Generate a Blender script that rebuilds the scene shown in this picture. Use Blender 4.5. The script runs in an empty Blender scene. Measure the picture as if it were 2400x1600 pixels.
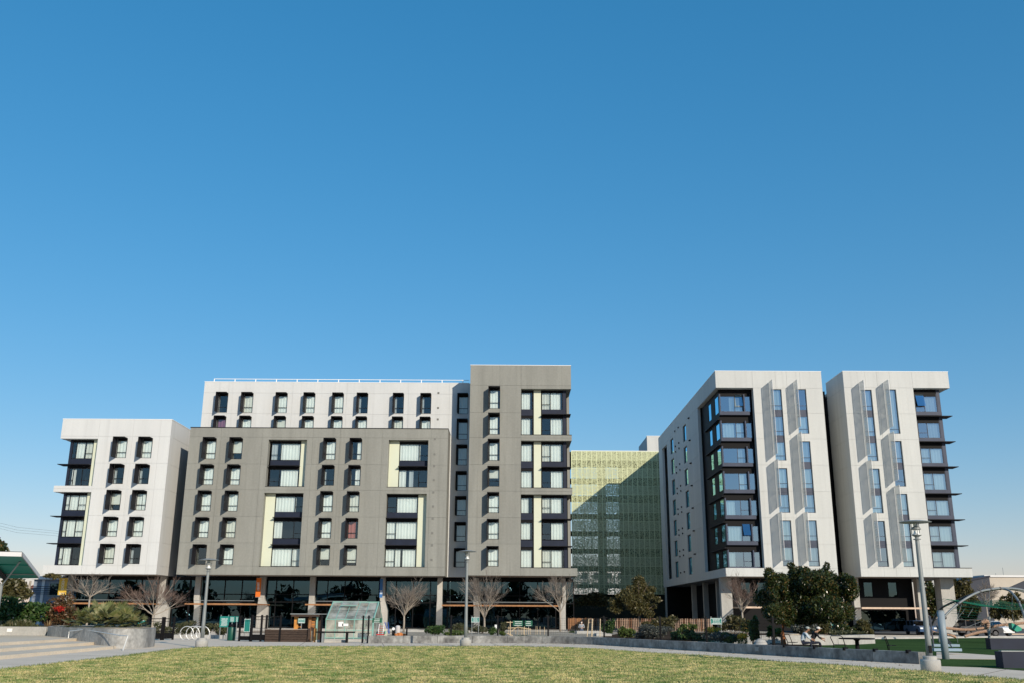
import bpy, random
import numpy as np
from math import *
from mathutils import Vector, Matrix

sc = bpy.context.scene
col = sc.collection
RNG = random.Random(11)

# ------------------------------------------------------------------ camera
FP = 2244.0                      # focal length in pixels of the 2400 px wide photograph
PITCH = atan(640 / FP); ROLL = radians(.33); EYE = 1.8
_c, _s = cos(ROLL), sin(ROLL)
_up0 = Vector((0, -sin(PITCH), cos(PITCH))); _r0 = Vector((1, 0, 0)); _f0 = Vector((0, cos(PITCH), sin(PITCH)))
_rc = _r0 * _c + _up0 * _s; _uc = _up0 * _c - _r0 * _s
cd = bpy.data.cameras.new("camera"); cam = bpy.data.objects.new("camera", cd); col.objects.link(cam)
cd.sensor_width = 36; cd.lens = FP / 2400 * 36; cd.clip_start = .1; cd.clip_end = 4000
m = Matrix.Identity(4)
for i in range(3):
    m[i][0] = _rc[i]; m[i][1] = _uc[i]; m[i][2] = -_f0[i]
m[0][3] = 0; m[1][3] = 0; m[2][3] = EYE
cam.matrix_world = m
sc.camera = cam

# ------------------------------------------------------------------ light
SUN_EL = radians(21.8); SUN_AZ = radians(30)         # azimuth off the facade normal, to the right behind the camera
world = bpy.data.worlds.new("World"); sc.world = world; world.use_nodes = True
nt = world.node_tree; nt.nodes.clear()
sky = nt.nodes.new("ShaderNodeTexSky"); sky.sky_type = 'NISHITA'; sky.sun_disc = False
sky.sun_elevation = SUN_EL; sky.sun_rotation = radians(180) - SUN_AZ
sky.altitude = 0; sky.air_density = 1.3; sky.dust_density = .2; sky.ozone_density = 6
hs = nt.nodes.new("ShaderNodeHueSaturation"); hs.inputs['Saturation'].default_value = 1.55; hs.inputs['Hue'].default_value = .484
bg = nt.nodes.new("ShaderNodeBackground"); bg.inputs['Strength'].default_value = .081
wo = nt.nodes.new("ShaderNodeOutputWorld")
def _scale(k):
    n = nt.nodes.new("ShaderNodeVectorMath"); n.operation = 'SCALE'; n.inputs['Scale'].default_value = k; return n
s1, s2 = _scale(.1), _scale(10.); gn = nt.nodes.new("ShaderNodeVectorMath"); gn.operation = 'MULTIPLY'; gn.inputs[1].default_value = (1, .92, 1); gm = nt.nodes.new("ShaderNodeGamma"); gm.inputs[1].default_value = .6      # one even contrast grade over the whole sky
nt.links.new(sky.outputs[0], s1.inputs[0]); nt.links.new(s1.outputs[0], gm.inputs[0]); nt.links.new(gm.outputs[0], gn.inputs[0]); nt.links.new(gn.outputs[0], s2.inputs[0]); nt.links.new(s2.outputs[0], hs.inputs['Color']); nt.links.new(hs.outputs[0], bg.inputs[0]); nt.links.new(bg.outputs[0], wo.inputs[0])
sd = bpy.data.lights.new("sun", 'SUN'); sd.energy = 3.65; sd.angle = radians(.5); sd.color = (1, .885, .73)
sun = bpy.data.objects.new("sun", sd); col.objects.link(sun)
sv = Vector((sin(SUN_AZ) * cos(SUN_EL), -cos(SUN_AZ) * cos(SUN_EL), sin(SUN_EL)))
sun.rotation_euler = sv.to_track_quat('Z', 'Y').to_euler(); sun.location = (60, -80, 60)
sc.view_settings.view_transform = 'Standard'; sc.view_settings.look = 'None'
sc.view_settings.exposure = .28; sc.view_settings.gamma = 1
sc.render.engine = 'CYCLES'
sc.cycles.transparent_max_bounces = 24; sc.cycles.max_bounces = 7; sc.cycles.diffuse_bounces = 3

# ------------------------------------------------------------------ measuring helpers
def _ray(x, y):
    u = (x - 1200) / FP; v = -(y - 800) / FP
    return _rc * u + _uc * v + _f0
def at(x, y, Y):
    "photograph pixel -> (X, Z) on the vertical plane at depth Y"
    d = _ray(x, y); t = Y / d.y
    return d.x * t, EYE + d.z * t
def gr(x, y, z=0.):
    "photograph pixel -> (X, Y) on the ground at height z"
    d = _ray(x, y); t = (z - EYE) / d.z
    return d.x * t, d.y * t

# ------------------------------------------------------------------ mesh builder
class MB:
    def __init__(s): s.v = []; s.f = []
    def quad(s, a, b, c, d):
        n = len(s.v); s.v += [tuple(a), tuple(b), tuple(c), tuple(d)]; s.f.append((n, n+1, n+2, n+3)); return s
    def poly(s, pts):
        n = len(s.v); s.v += [tuple(p) for p in pts]; s.f.append(tuple(range(n, n+len(pts)))); return s
    def box(s, x0, x1, y0, y1, z0, z1):
        n = len(s.v)
        s.v += [(x0,y0,z0),(x1,y0,z0),(x1,y1,z0),(x0,y1,z0),(x0,y0,z1),(x1,y0,z1),(x1,y1,z1),(x0,y1,z1)]
        s.f += [tuple(n+i for i in q) for q in ((0,3,2,1),(4,5,6,7),(0,1,5,4),(1,2,6,5),(2,3,7,6),(3,0,4,7))]; return s
    def prism(s, poly, z0, z1):
        "vertical prism over a plan polygon (counter-clockwise)"
        n = len(s.v); k = len(poly)
        s.v += [(p[0], p[1], z0) for p in poly] + [(p[0], p[1], z1) for p in poly]
        s.f += [tuple(n+i for i in reversed(range(k))), tuple(n+k+i for i in range(k))]
        s.f += [(n+i, n+(i+1) % k, n+k+(i+1) % k, n+k+i) for i in range(k)]; return s
    def extr(s, pts, y0, y1):
        "outline in X-Z pushed along Y"
        n = len(s.v); k = len(pts)
        s.v += [(p[0], y0, p[1]) for p in pts] + [(p[0], y1, p[1]) for p in pts]
        s.f += [tuple(n+i for i in range(k)), tuple(n+k+i for i in reversed(range(k)))]
        s.f += [(n+i, n+k+i, n+k+(i+1) % k, n+(i+1) % k) for i in range(k)]; return s
    def tube(s, pts, r, sides=6, cap=True):
        pts = [Vector(p) for p in pts]; rs = r if isinstance(r, (list, tuple)) else [r]*len(pts)
        n0 = len(s.v); ref = Vector((0, 0, 1))
        for i, p in enumerate(pts):
            t = (pts[min(i+1, len(pts)-1)] - pts[max(i-1, 0)]).normalized()
            a = t.cross(ref)
            if a.length < .05: a = t.cross(Vector((1, 0, 0)))
            a.normalize(); b = t.cross(a)
            for k in range(sides):
                q = p + (a*cos(2*pi*k/sides) + b*sin(2*pi*k/sides))*rs[i]; s.v.append(tuple(q))
        for i in range(len(pts)-1):
            for k in range(sides):
                k2 = (k+1) % sides
                s.f.append((n0+i*sides+k, n0+i*sides+k2, n0+(i+1)*sides+k2, n0+(i+1)*sides+k))
        if cap:
            s.f.append(tuple(n0+k for k in reversed(range(sides)))); e = n0+(len(pts)-1)*sides
            s.f.append(tuple(e+k for k in range(sides)))
        return s
    def lathe(s, prof, cx=0, cy=0, cz=0, sides=20):
        n0 = len(s.v); k = len(prof)
        for r, z in prof:
            for j in range(sides): s.v.append((cx + r*cos(2*pi*j/sides), cy + r*sin(2*pi*j/sides), cz + z))
        for i in range(k-1):
            for j in range(sides):
                j2 = (j+1) % sides
                s.f.append((n0+i*sides+j, n0+i*sides+j2, n0+(i+1)*sides+j2, n0+(i+1)*sides+j))
        s.f.append(tuple(n0+j for j in reversed(range(sides)))); s.f.append(tuple(n0+(k-1)*sides+j for j in range(sides)))
        return s
    def blob(s, c, rx, ry, rz, seg=10, rings=6, jit=0., rng=RNG):
        n0 = len(s.v)
        for i in range(rings+1):
            th = pi*i/rings
            for j in range(seg):
                ph = 2*pi*j/seg; q = 1 + rng.uniform(-jit, jit)
                s.v.append((c[0]+rx*q*sin(th)*cos(ph), c[1]+ry*q*sin(th)*sin(ph), c[2]+rz*q*cos(th)))
        for i in range(rings):
            for j in range(seg):
                j2 = (j+1) % seg
                s.f.append((n0+i*seg+j, n0+(i+1)*seg+j, n0+(i+1)*seg+j2, n0+i*seg+j2))
        return s
    def holed(s, u0, u1, v0, v1, holes, w0, w1, mp=lambda u, v, w: (u, w, v)):
        "rectangular slab with rectangular openings; mp maps (along, up, depth) to xyz"
        hs_ = [(max(a, u0), min(b, u1), max(c, v0), min(d, v1)) for a, b, c, d in holes]
        hs_ = [h for h in hs_ if h[1]-h[0] > 1e-4 and h[3]-h[2] > 1e-4]
        us = sorted({u0, u1} | {round(h[i], 5) for h in hs_ for i in (0, 1)})
        vs = sorted({v0, v1} | {round(h[i], 5) for h in hs_ for i in (2, 3)})
        def solid(i, j):
            if i < 0 or j < 0 or i >= len(us)-1 or j >= len(vs)-1: return False
            cu = (us[i]+us[i+1])/2; cv = (vs[j]+vs[j+1])/2
            return not any(a < cu < b and c < cv < d for a, b, c, d in hs_)
        for i in range(len(us)-1):
            for j in range(len(vs)-1):
                if not solid(i, j): continue
                a, b, c, d = us[i], us[i+1], vs[j], vs[j+1]
                s.quad(mp(a,c,w0), mp(b,c,w0), mp(b,d,w0), mp(a,d,w0)); s.quad(mp(b,c,w1), mp(a,c,w1), mp(a,d,w1), mp(b,d,w1))
                if not solid(i-1, j): s.quad(mp(a,c,w1), mp(a,c,w0), mp(a,d,w0), mp(a,d,w1))
                if not solid(i+1, j): s.quad(mp(b,c,w0), mp(b,c,w1), mp(b,d,w1), mp(b,d,w0))
                if not solid(i, j-1): s.quad(mp(a,c,w1), mp(b,c,w1), mp(b,c,w0), mp(a,c,w0))
                if not solid(i, j+1): s.quad(mp(a,d,w0), mp(b,d,w0), mp(b,d,w1), mp(a,d,w1))
        return s
    def mesh(s, name):
        me = bpy.data.meshes.new(name); me.from_pydata(s.v, [], s.f); me.update(); return me

def obj(name, mb, mat, parent=None, smooth=False):
    me = mb.mesh(name) if isinstance(mb, MB) else mb
    if mat and not me.materials: me.materials.append(mat)
    o = bpy.data.objects.new(name, me); col.objects.link(o)
    if parent: o.parent = parent
    if smooth:
        for p in me.polygons: p.use_smooth = True
    return o
def tag(o, label, cat, group=None):
    o["label"] = label; o["category"] = cat
    if group: o["group"] = group
    return o
def thing(name, label, cat, group=None, loc=(0, 0, 0), rz=0):
    o = bpy.data.objects.new(name, None); o.location = loc; o.rotation_euler = (0, 0, rz); o.empty_display_size = .3
    col.objects.link(o); return tag(o, label, cat, group)
def kids(o): return [c for c in bpy.data.objects if c.parent == o]
def struct(name, mb, mat, kind="structure"):
    o = obj(name, mb, mat); o["kind"] = kind; return o
def copy_tree(o, parent=None):
    c = o.copy(); col.objects.link(c); c.parent = parent
    for ch in kids(o): copy_tree(ch, c)
    return c
def np_mesh(name, V, k):
    "mesh of separate k-gons from an (n*k, 3) array"
    n = len(V)//k; me = bpy.data.meshes.new(name)
    me.vertices.add(len(V)); me.vertices.foreach_set("co", np.ascontiguousarray(V, dtype=np.float32).ravel())
    me.loops.add(len(V)); me.loops.foreach_set("vertex_index", np.arange(len(V), dtype=np.int32))
    me.polygons.add(n); me.polygons.foreach_set("loop_start", np.arange(n, dtype=np.int32)*k)
    me.polygons.foreach_set("loop_total", np.full(n, k, dtype=np.int32)); me.update(); me.validate(); return me

# ------------------------------------------------------------------ materials
def mat(name, c, rough=.75, metal=0., var=.0, scale=1., streak=1., c2=None, fine=0., fscale=30., bump=0., spec=.4, per=0., streaks=0.):
    M = bpy.data.materials.new(name); M.use_nodes = True; t = M.node_tree; b = t.nodes["Principled BSDF"]
    b.inputs['Base Color'].default_value = (*c, 1); b.inputs['Roughness'].default_value = rough
    b.inputs['Metallic'].default_value = metal; b.inputs['Specular IOR Level'].default_value = spec
    if var or fine or bump:
        g = t.nodes.new("ShaderNodeNewGeometry"); mp = t.nodes.new("ShaderNodeMapping"); mp.inputs['Scale'].default_value = (1, 1, streak)
        t.links.new(g.outputs['Position'], mp.inputs['Vector'])
        n1 = t.nodes.new("ShaderNodeTexNoise"); n1.inputs['Scale'].default_value = scale; n1.inputs['Detail'].default_value = 6; n1.inputs['Roughness'].default_value = .62
        t.links.new(mp.outputs[0], n1.inputs['Vector'])
        n2 = t.nodes.new("ShaderNodeTexNoise"); n2.inputs['Scale'].default_value = fscale; n2.inputs['Detail'].default_value = 3
        t.links.new(g.outputs['Position'], n2.inputs['Vector'])
        r1 = t.nodes.new("ShaderNodeMapRange"); r1.inputs[1].default_value = .3; r1.inputs[2].default_value = .7
        t.links.new(n1.outputs[0], r1.inputs[0])
        mx = t.nodes.new("ShaderNodeMix"); mx.data_type = 'RGBA'
        d = c2 if c2 else tuple(max(0, x*(1-var)) for x in c)
        u = c if c2 else tuple(min(1, x*(1+var*.5)) for x in c)
        mx.inputs[6].default_value = (*d, 1); mx.inputs[7].default_value = (*u, 1); t.links.new(r1.outputs[0], mx.inputs[0])
        out = mx.outputs[2]
        if fine:
            r2 = t.nodes.new("ShaderNodeMapRange"); r2.inputs[1].default_value = .3; r2.inputs[2].default_value = .7
            r2.inputs[3].default_value = 1-fine; r2.inputs[4].default_value = 1+fine; t.links.new(n2.outputs[0], r2.inputs[0])
            vm = t.nodes.new("ShaderNodeVectorMath"); vm.operation = 'SCALE'; t.links.new(out, vm.inputs[0]); t.links.new(r2.outputs[0], vm.inputs['Scale'])
            out = vm.outputs[0]
        if streaks:
            m4 = t.nodes.new("ShaderNodeMapping"); m4.inputs['Scale'].default_value = (2.6, 2.6, .07); n4 = t.nodes.new("ShaderNodeTexNoise"); n4.inputs['Scale'].default_value = 1; n4.inputs['Detail'].default_value = 4
            r4 = t.nodes.new("ShaderNodeMapRange"); r4.inputs[1].default_value = .52; r4.inputs[2].default_value = .72; r4.inputs[3].default_value = 1; r4.inputs[4].default_value = 1-streaks
            t.links.new(g.outputs['Position'], m4.inputs[0]); t.links.new(m4.outputs[0], n4.inputs['Vector']); t.links.new(n4.outputs[0], r4.inputs[0])
            v4 = t.nodes.new("ShaderNodeVectorMath"); v4.operation = 'SCALE'; t.links.new(out, v4.inputs[0]); t.links.new(r4.outputs[0], v4.inputs['Scale']); out = v4.outputs[0]
        if per:
            oi = t.nodes.new("ShaderNodeObjectInfo"); r3 = t.nodes.new("ShaderNodeMapRange"); r3.inputs[3].default_value = 1-per; r3.inputs[4].default_value = 1+per*.4; t.links.new(oi.outputs['Random'], r3.inputs[0])
            v3 = t.nodes.new("ShaderNodeVectorMath"); v3.operation = 'SCALE'; t.links.new(out, v3.inputs[0]); t.links.new(r3.outputs[0], v3.inputs['Scale']); out = v3.outputs[0]
        t.links.new(out, b.inputs['Base Color'])
        if bump:
            bp = t.nodes.new("ShaderNodeBump"); bp.inputs['Strength'].default_value = bump; bp.inputs['Distance'].default_value = .02
            t.links.new(n2.outputs[0], bp.inputs['Height']); t.links.new(bp.outputs[0], b.inputs['Normal'])
    return M
def glass(name, tint, refl, rcol=(1, 1, 1), ior=1.55, rough=.0, wave=.0):
    M = bpy.data.materials.new(name); M.use_nodes = True; t = M.node_tree; t.nodes.clear()
    o = t.nodes.new("ShaderNodeOutputMaterial"); tr = t.nodes.new("ShaderNodeBsdfTransparent"); tr.inputs[0].default_value = (*tint, 1)
    gl = t.nodes.new("ShaderNodeBsdfGlossy"); gl.inputs['Roughness'].default_value = rough; gl.inputs[0].default_value = (*rcol, 1)
    fr = t.nodes.new("ShaderNodeFresnel"); fr.inputs[0].default_value = ior
    ad = t.nodes.new("ShaderNodeMath"); ad.operation = 'ADD'; ad.use_clamp = True; ad.inputs[1].default_value = refl
    mx = t.nodes.new("ShaderNodeMixShader"); t.links.new(fr.outputs[0], ad.inputs[0]); t.links.new(ad.outputs[0], mx.inputs[0])
    t.links.new(tr.outputs[0], mx.inputs[1]); t.links.new(gl.outputs[0], mx.inputs[2]); t.links.new(mx.outputs[0], o.inputs[0])
    if wave:
        g = t.nodes.new("ShaderNodeNewGeometry"); n = t.nodes.new("ShaderNodeTexNoise"); n.inputs['Scale'].default_value = .7; n.inputs['Detail'].default_value = 1
        bp = t.nodes.new("ShaderNodeBump"); bp.inputs['Strength'].default_value = wave; bp.inputs['Distance'].default_value = .05
        t.links.new(g.outputs['Position'], n.inputs['Vector']); t.links.new(n.outputs[0], bp.inputs['Height']); t.links.new(bp.outputs[0], gl.inputs['Normal'])
    return M
def leafmat(name, cols, trans=.3, rough=.45):
    M = bpy.data.materials.new(name); M.use_nodes = True; t = M.node_tree; b = t.nodes["Principled BSDF"]; o = t.nodes["Material Output"]
    g = t.nodes.new("ShaderNodeNewGeometry"); r = t.nodes.new("ShaderNodeValToRGB"); e = r.color_ramp.elements
    e[0].position = 0; e[0].color = (*cols[0], 1); e[1].position = 1; e[1].color = (*cols[-1], 1)
    for i, c in enumerate(cols[1:-1]):
        k = e.new((i+1)/(len(cols)-1)); k.color = (*c, 1)
    t.links.new(g.outputs['Random Per Island'], r.inputs[0]); t.links.new(r.outputs[0], b.inputs['Base Color'])
    b.inputs['Roughness'].default_value = rough; b.inputs['Specular IOR Level'].default_value = .45
    tl = t.nodes.new("ShaderNodeBsdfTranslucent"); t.links.new(r.outputs[0], tl.inputs[0])
    mx = t.nodes.new("ShaderNodeMixShader"); mx.inputs[0].default_value = trans
    t.links.new(b.outputs[0], mx.inputs[1]); t.links.new(tl.outputs[0], mx.inputs[2]); t.links.new(mx.outputs[0], o.inputs[0])
    return M
def perforated(name, c, open_, scale, vary=.25):
    "sheet metal with real see-through holes (cellular pattern in world space)"
    M = bpy.data.materials.new(name); M.use_nodes = True; t = M.node_tree; b = t.nodes["Principled BSDF"]; o = t.nodes["Material Output"]
    b.inputs['Base Color'].default_value = (*c, 1); b.inputs['Roughness'].default_value = .55
    g = t.nodes.new("ShaderNodeNewGeometry"); v = t.nodes.new("ShaderNodeTexVoronoi"); v.inputs['Scale'].default_value = scale
    n = t.nodes.new("ShaderNodeTexNoise"); n.inputs['Scale'].default_value = scale*.32; n.inputs['Detail'].default_value = 1
    t.links.new(g.outputs['Position'], v.inputs['Vector']); t.links.new(g.outputs['Position'], n.inputs['Vector'])
    r = t.nodes.new("ShaderNodeMapRange"); r.inputs[1].default_value = .35; r.inputs[2].default_value = .65; r.inputs[3].default_value = open_*(1-vary); r.inputs[4].default_value = open_*(1+vary)
    t.links.new(n.outputs[0], r.inputs[0])
    lt = t.nodes.new("ShaderNodeMath"); lt.operation = 'LESS_THAN'; t.links.new(v.outputs['Distance'], lt.inputs[0]); t.links.new(r.outputs[0], lt.inputs[1])
    tr = t.nodes.new("ShaderNodeBsdfTransparent"); mx = t.nodes.new("ShaderNodeMixShader")
    t.links.new(lt.outputs[0], mx.inputs[0]); t.links.new(b.outputs[0], mx.inputs[1]); t.links.new(tr.outputs[0], mx.inputs[2]); t.links.new(mx.outputs[0], o.inputs[0])
    return M

WHITE = mat("white_stucco", (.59, .60, .59), .85, var=.06, scale=.7, streak=.12, fine=.02, fscale=6, per=.02, streaks=.07)
GREY = mat("grey_stucco", (.265, .266, .238), .85, var=.14, scale=.8, streak=.14, fine=.05, fscale=5, per=.04, streaks=.13)
OFFW = mat("pale_stucco", (.545, .555, .535), .85, var=.08, scale=.7, streak=.12, fine=.025, fscale=5, per=.025, streaks=.09)
CREAM = mat("lime_cream_panel", (.61, .64, .50), .6, var=.03, scale=.6)
NAVY = mat("navy_metal", (.018, .024, .044), .5, var=.2, scale=1.2, spec=.2)
STEELBLUE = mat("slate_metal", (.062, .074, .108), .5, var=.15, scale=1., spec=.15)
DARK = mat("charcoal_metal", (.014, .014, .018), .6, var=.25, scale=1.5, spec=.15)
BLACK = mat("black_metal", (.008, .008, .009), .6, spec=.12)
CORE = mat("dark_interior", (.018, .018, .019), .95, spec=.05)
SOFFIT = mat("soffit_board", (.42, .38, .34), .85, var=.1, scale=.5)
COPING = mat("white_coping", (.82, .82, .80), .5)
CONC = mat("concrete", (.43, .42, .39), .85, var=.22, scale=.9, streak=.35, fine=.08, fscale=9, bump=.15)
CURT = [mat("curtain_white", (.80, .80, .76), .9), mat("curtain_cream", (.72, .70, .63), .9), mat("curtain_grey", (.50, .53, .55), .9)]
CURTP = mat("curtain_plum", (.28, .12, .20), .9); CURTR = mat("curtain_red", (.45, .16, .13), .9)
PANE = glass("window_glass", (.86, .92, .93), .05, (.80, .93, 1.), 1.6, wave=.05)
SHOP = glass("shopfront_glass", (.10, .17, .19), .08, (.34, .68, .86), 1.6, wave=.08)
PATH = mat("path_concrete", (.74, .63, .50), .95, var=.12, scale=.5, fine=.05, fscale=14, spec=0)
STEEL = mat("galvanised_steel", (.25, .27, .27), .5, .2, var=.12, scale=3)
RAILM = mat("bright_rail", (.62, .63, .62), .4, .3)
PANEB = glass("reflective_glass", (.62, .74, .78), .34, (.62, .84, 1.), 1.6, wave=.06)
# ================================================================== BUILDINGS
YF = 105.0                                            # plane of the street fronts
FL = [6.8, 9.65, 12.48, 15.3, 18.15, 21.1, 24.0]      # window sills of the seven storeys
FRONT = lambda u, v, w: (u, w, v)
def pieces(mb):
    "split a panel that an opening cuts right through into its separate sheets"
    par = list(range(len(mb.f))); seen = {}
    def find(i):
        while par[i] != i: i = par[i]
        return i
    for i, f in enumerate(mb.f):
        for v in f:
            k = tuple(round(c, 3) for c in mb.v[v])
            if k in seen: par[find(i)] = find(seen[k])
            else: seen[k] = i
    out = {}
    for i, f in enumerate(mb.f): out.setdefault(find(i), MB()).poly([mb.v[v] for v in f])
    return list(out.values())
def clad(root, u0, u1, v0, v1, holes, w0, mp, M, vj, uj, thick, sgn=1):
    "cladding panels with open joints in front of a backing wall"
    vs = [v0] + sorted(z for z in vj if v0 < z < v1) + [v1]; us = [u0] + sorted(x for x in uj if u0 < x < u1) + [u1]
    g = .009
    for i in range(len(us)-1):
        for j in range(len(vs)-1):
            a, b, c, d = us[i]+(g if i else 0), us[i+1]-(g if i < len(us)-2 else 0), vs[j]+(g if j else 0), vs[j+1]-(g if j < len(vs)-2 else 0)
            if any(h[0] <= a and h[1] >= b and h[2] <= c and h[3] >= d for h in holes): continue
            mb = MB().holed(a, b, c, d, holes, w0, w0+.035*sgn, mp)
            for part in pieces(mb): obj("wall_panel", part, M, root)
    e = .004
    big = [(h[0]-e, h[1]+e, h[2]-e, h[3]+e) for h in holes]
    obj("wall", MB().holed(u0+e, u1-e, v0+e, v1-e, big, w0+.03*sgn, w0+thick*sgn, mp), M, root)
def coping(root, x0, x1, y0, y1, z, M=None, h=.07, o=.03):
    mb = MB(); w = .3
    mb.box(x0-o, x1+o, y0-o, y0+w, z+.003, z+h); mb.box(x0-o, x0+w, y0+w+.003, y1, z+.003, z+h); mb.box(x1-w, x1+o, y0+w+.003, y1, z+.003, z+h)
    obj("coping", mb, M or COPING, root)
def curtain_mb(x0, x1, z0, z1, y, amp=.035, step=.16, rng=RNG):
    n = max(2, int((x1-x0)/step)); mb = MB(); xs = [x0+(x1-x0)*i/n for i in range(n+1)]
    ys = [y + amp*(1 if i % 2 else -1)*rng.uniform(.5, 1.2) for i in range(n+1)]
    for i in range(n): mb.quad((xs[i], ys[i], z0), (xs[i+1], ys[i+1], z0), (xs[i+1], ys[i+1], z1), (xs[i], ys[i], z1))
    return mb
def window(root, x0, x1, z0, z1, y, cols=None, curt="auto", fm=None, b=.055, cy=.16, pm=None, open_=None):
    "frame mesh with pane and curtain sub-parts; cols = [(xa, xb, transom height or None)]"
    cols = cols or [(x0, x1, z0+(z1-z0)*.29)]
    f = MB(); y1 = y+.07
    f.box(x0, x1, y, y1, z0, z0+b); f.box(x0, x1, y, y1, z1-b, z1)
    xs = sorted({x0, x1} | {c[0] for c in cols} | {c[1] for c in cols})
    f.box(x0, x0+b, y, y1, z0+b, z1-b); f.box(x1-b, x1, y, y1, z0+b, z1-b)
    inner = [x for x in xs if x0+.02 < x < x1-.02]
    for x in inner: f.box(x-b*.6, x+b*.6, y, y1, z0+b, z1-b)
    for a, c, t in cols:
        if t: f.box(a+b*.8, c-b*.8, y+.004, y1-.004, t-b/2, t+b/2)
    w = obj("window", f, fm or BLACK, root)
    for a, c, t in cols:
        if c-a < .12: continue
        for lo, hi in ([(z0, t), (t, z1)] if t else [(z0, z1)]):
            if open_ and open_ == (round(a, 2), 'top') and lo == t:
                h = .55; p = MB().quad((a+.06, y-.02, hi-.06), (c-.06, y-.02, hi-.06), (c-.06, y-.45, lo+.03), (a+.06, y-.45, lo+.03))
                obj("open_sash", p, pm or PANE, w); continue
            obj("pane", MB().quad((a+.03, y+.035, lo+.03), (c-.03, y+.035, lo+.03), (c-.03, y+.035, hi-.03), (a+.03, y+.035, hi-.03)), pm or PANE, w)
    if curt == "auto":
        r = RNG.random(); M = RNG.choice([CURT[0], CURT[0], CURT[0], CURT[1]])
        curt = [(0, 1, M)] if r < .62 else [(0, RNG.uniform(.3, .6), M)] if r < .76 else [(RNG.uniform(.4, .7), 1, M)] if r < .88 else [(0, .22, M), (.78, 1, M)] if r < .94 else []
    for a, c, M in curt or []:
        if c-a > .9 and M is CURT[0] and RNG.random() < .3:                 # roller blind stopped part way, or curtains not quite drawn
            if RNG.random() < .5: obj("blind", curtain_mb(x0+.04, x1-.04, z0+(z1-z0)*RNG.uniform(.15, .6), z1-.02, y+cy, .004), CURT[1], w); continue
            k = RNG.uniform(.3, .7); obj("curtain", curtain_mb(x0+.04+(x1-x0-.08)*(k+.08), x1-.04, z0+.03, z1-.02, y+cy), M, w); c = k
        obj("curtain", curtain_mb(x0+.04+(x1-x0-.08)*a, x0+.04+(x1-x0-.08)*c, z0+.03, z1-.02, y+cy), M, w)
    return w
def hooded_window(root, xr, z0, z1, Y, w=1.1, curt="auto", p=1.0):
    "small window with a projecting metal hood and a deep left fin"
    wi = window(root, xr, xr+w, z0, z1, Y+.045, curt=curt)
    obj("painted_head_shade", MB().box(xr+.05, xr+w-.05, Y+.03, Y+.075, z1-.26, z1-.004), BLACK, wi)  # black strip standing in for the shade under the hood
    obj("hood", MB().prism([(xr-.16, Y-p), (xr+w, Y-p), (xr+w, Y+.04), (xr-.06, Y+.04)], z1, z1+.06), DARK, wi)
    obj("side_fin", MB().prism([(xr-.16, Y-p), (xr-.11, Y-p), (xr-.002, Y+.04), (xr-.06, Y+.04)], z0, z1-.003), DARK, wi)
def shell(root, x0, x1, z0, z1, Y, depth, M, core=(1.6, .4, 2.0)):
    obj("roof", MB().box(x0+.31, x1-.31, Y+.86, Y+depth, z1-1.3, z1-1.0), CONC, root)
    obj("soffit", MB().box(x0+.02, x1-.02, Y+.06, Y+depth, z0+.006, z0+.25), SOFFIT, root)
    obj("interior", MB().box(x0+core[0], x1-core[1], Y+core[2], Y+depth-.4, z0+.3, z1-1.4), CORE, root)
    obj("rear_wall", MB().box(x0+.01, x1-.01, Y+depth-.35, Y+depth, z0+.26, z1-.02), M, root)
def plain_side(root, x, sgn, y0, y1, z0, z1, M):
    obj("side_wall", MB().box(min(x, x+sgn*.3), max(x, x+sgn*.3), y0, y1, z0, z1), M, root)
def storefront(root, x0, x1, Y, zt=5.72, zb=.3, divs=None, trans=(3.05, 3.85), doors=False):
    f = MB(); n = max(1, round((x1-x0)/1.9)); xs = divs or [x0+(x1-x0)*i/n for i in range(n+1)]
    f.box(x0, x1, Y, Y+.14, zt-.35, zt); f.box(x0, x1, Y, Y+.14, zb, zb+.12)
    for x in xs: f.box(x-.05, x+.05, Y, Y+.14, zb+.12, zt-.35)
    for t in trans:
        for a, b in zip(xs, xs[1:]): f.box(a+.05, b-.05, Y+.01, Y+.13, t-.05, t+.05)
    s = obj("storefront", f, BLACK, root)
    zs = [zb+.12, *trans, zt-.35]
    for a, b in zip(xs, xs[1:]):
        for c, d in zip(zs, zs[1:]):
            obj("pane", MB().quad((a+.04, Y+.07, c+.04), (b-.04, Y+.07, c+.04), (b-.04, Y+.07, d-.04), (a+.04, Y+.07, d-.04)), SHOP, s)
    obj("rear_screen", MB().box(x0, x1, Y+4.2, Y+4.4, zb, zt+.2), CORE, root)
    obj("shop_floor", MB().box(x0, x1, Y-4.9, Y+4.2, .05, zb-.006), CONC, root)
def column(root, b0, b1, t0, t1, Y, zk0, zk1, zt=5.74, zb=.3, d=.5):
    "pier whose foot is wider than its head, splayed between zk0 and zk1"
    obj("column", MB().extr([(b0, zb), (b1, zb), (b1, zk0), (t1, zk1), (t1, zt), (t0, zt), (t0, zk1), (b0, zk0)], Y, Y+d), CONC, root)
def vent(root, x, z, Y):
    obj("vent", MB().box(x-.11, x+.11, Y-.03, Y+.02, z-.11, z+.11), VENTG, root)
VENTG = mat("vent_grey", (.17, .17, .155), .7)
TIMBER = mat("cedar_timber", (.36, .17, .07), .7, var=.3, scale=3, fine=.15, fscale=20)
def awning(root, x0, x1, Y0=103.6, Y1=109.9, z=2.66, slats=True):
    a = obj("awning", MB().box(x0, x1, Y0, Y0+.08, z, z+.15), TIMBER, root)
    obj("rail", MB().box(x0+.4, x1-.6, Y0+1.6, Y0+1.66, z+.42, z+.47), STEEL, a)
    n = int((x1-x0)/.32)
    for i in range(n+1):
        x = x0+.04+(x1-x0-.12)*i/n; obj("slat", MB().box(x-.03, x+.03, Y0+.083, Y1, z+.02, z+.14), TIMBER, a)

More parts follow.
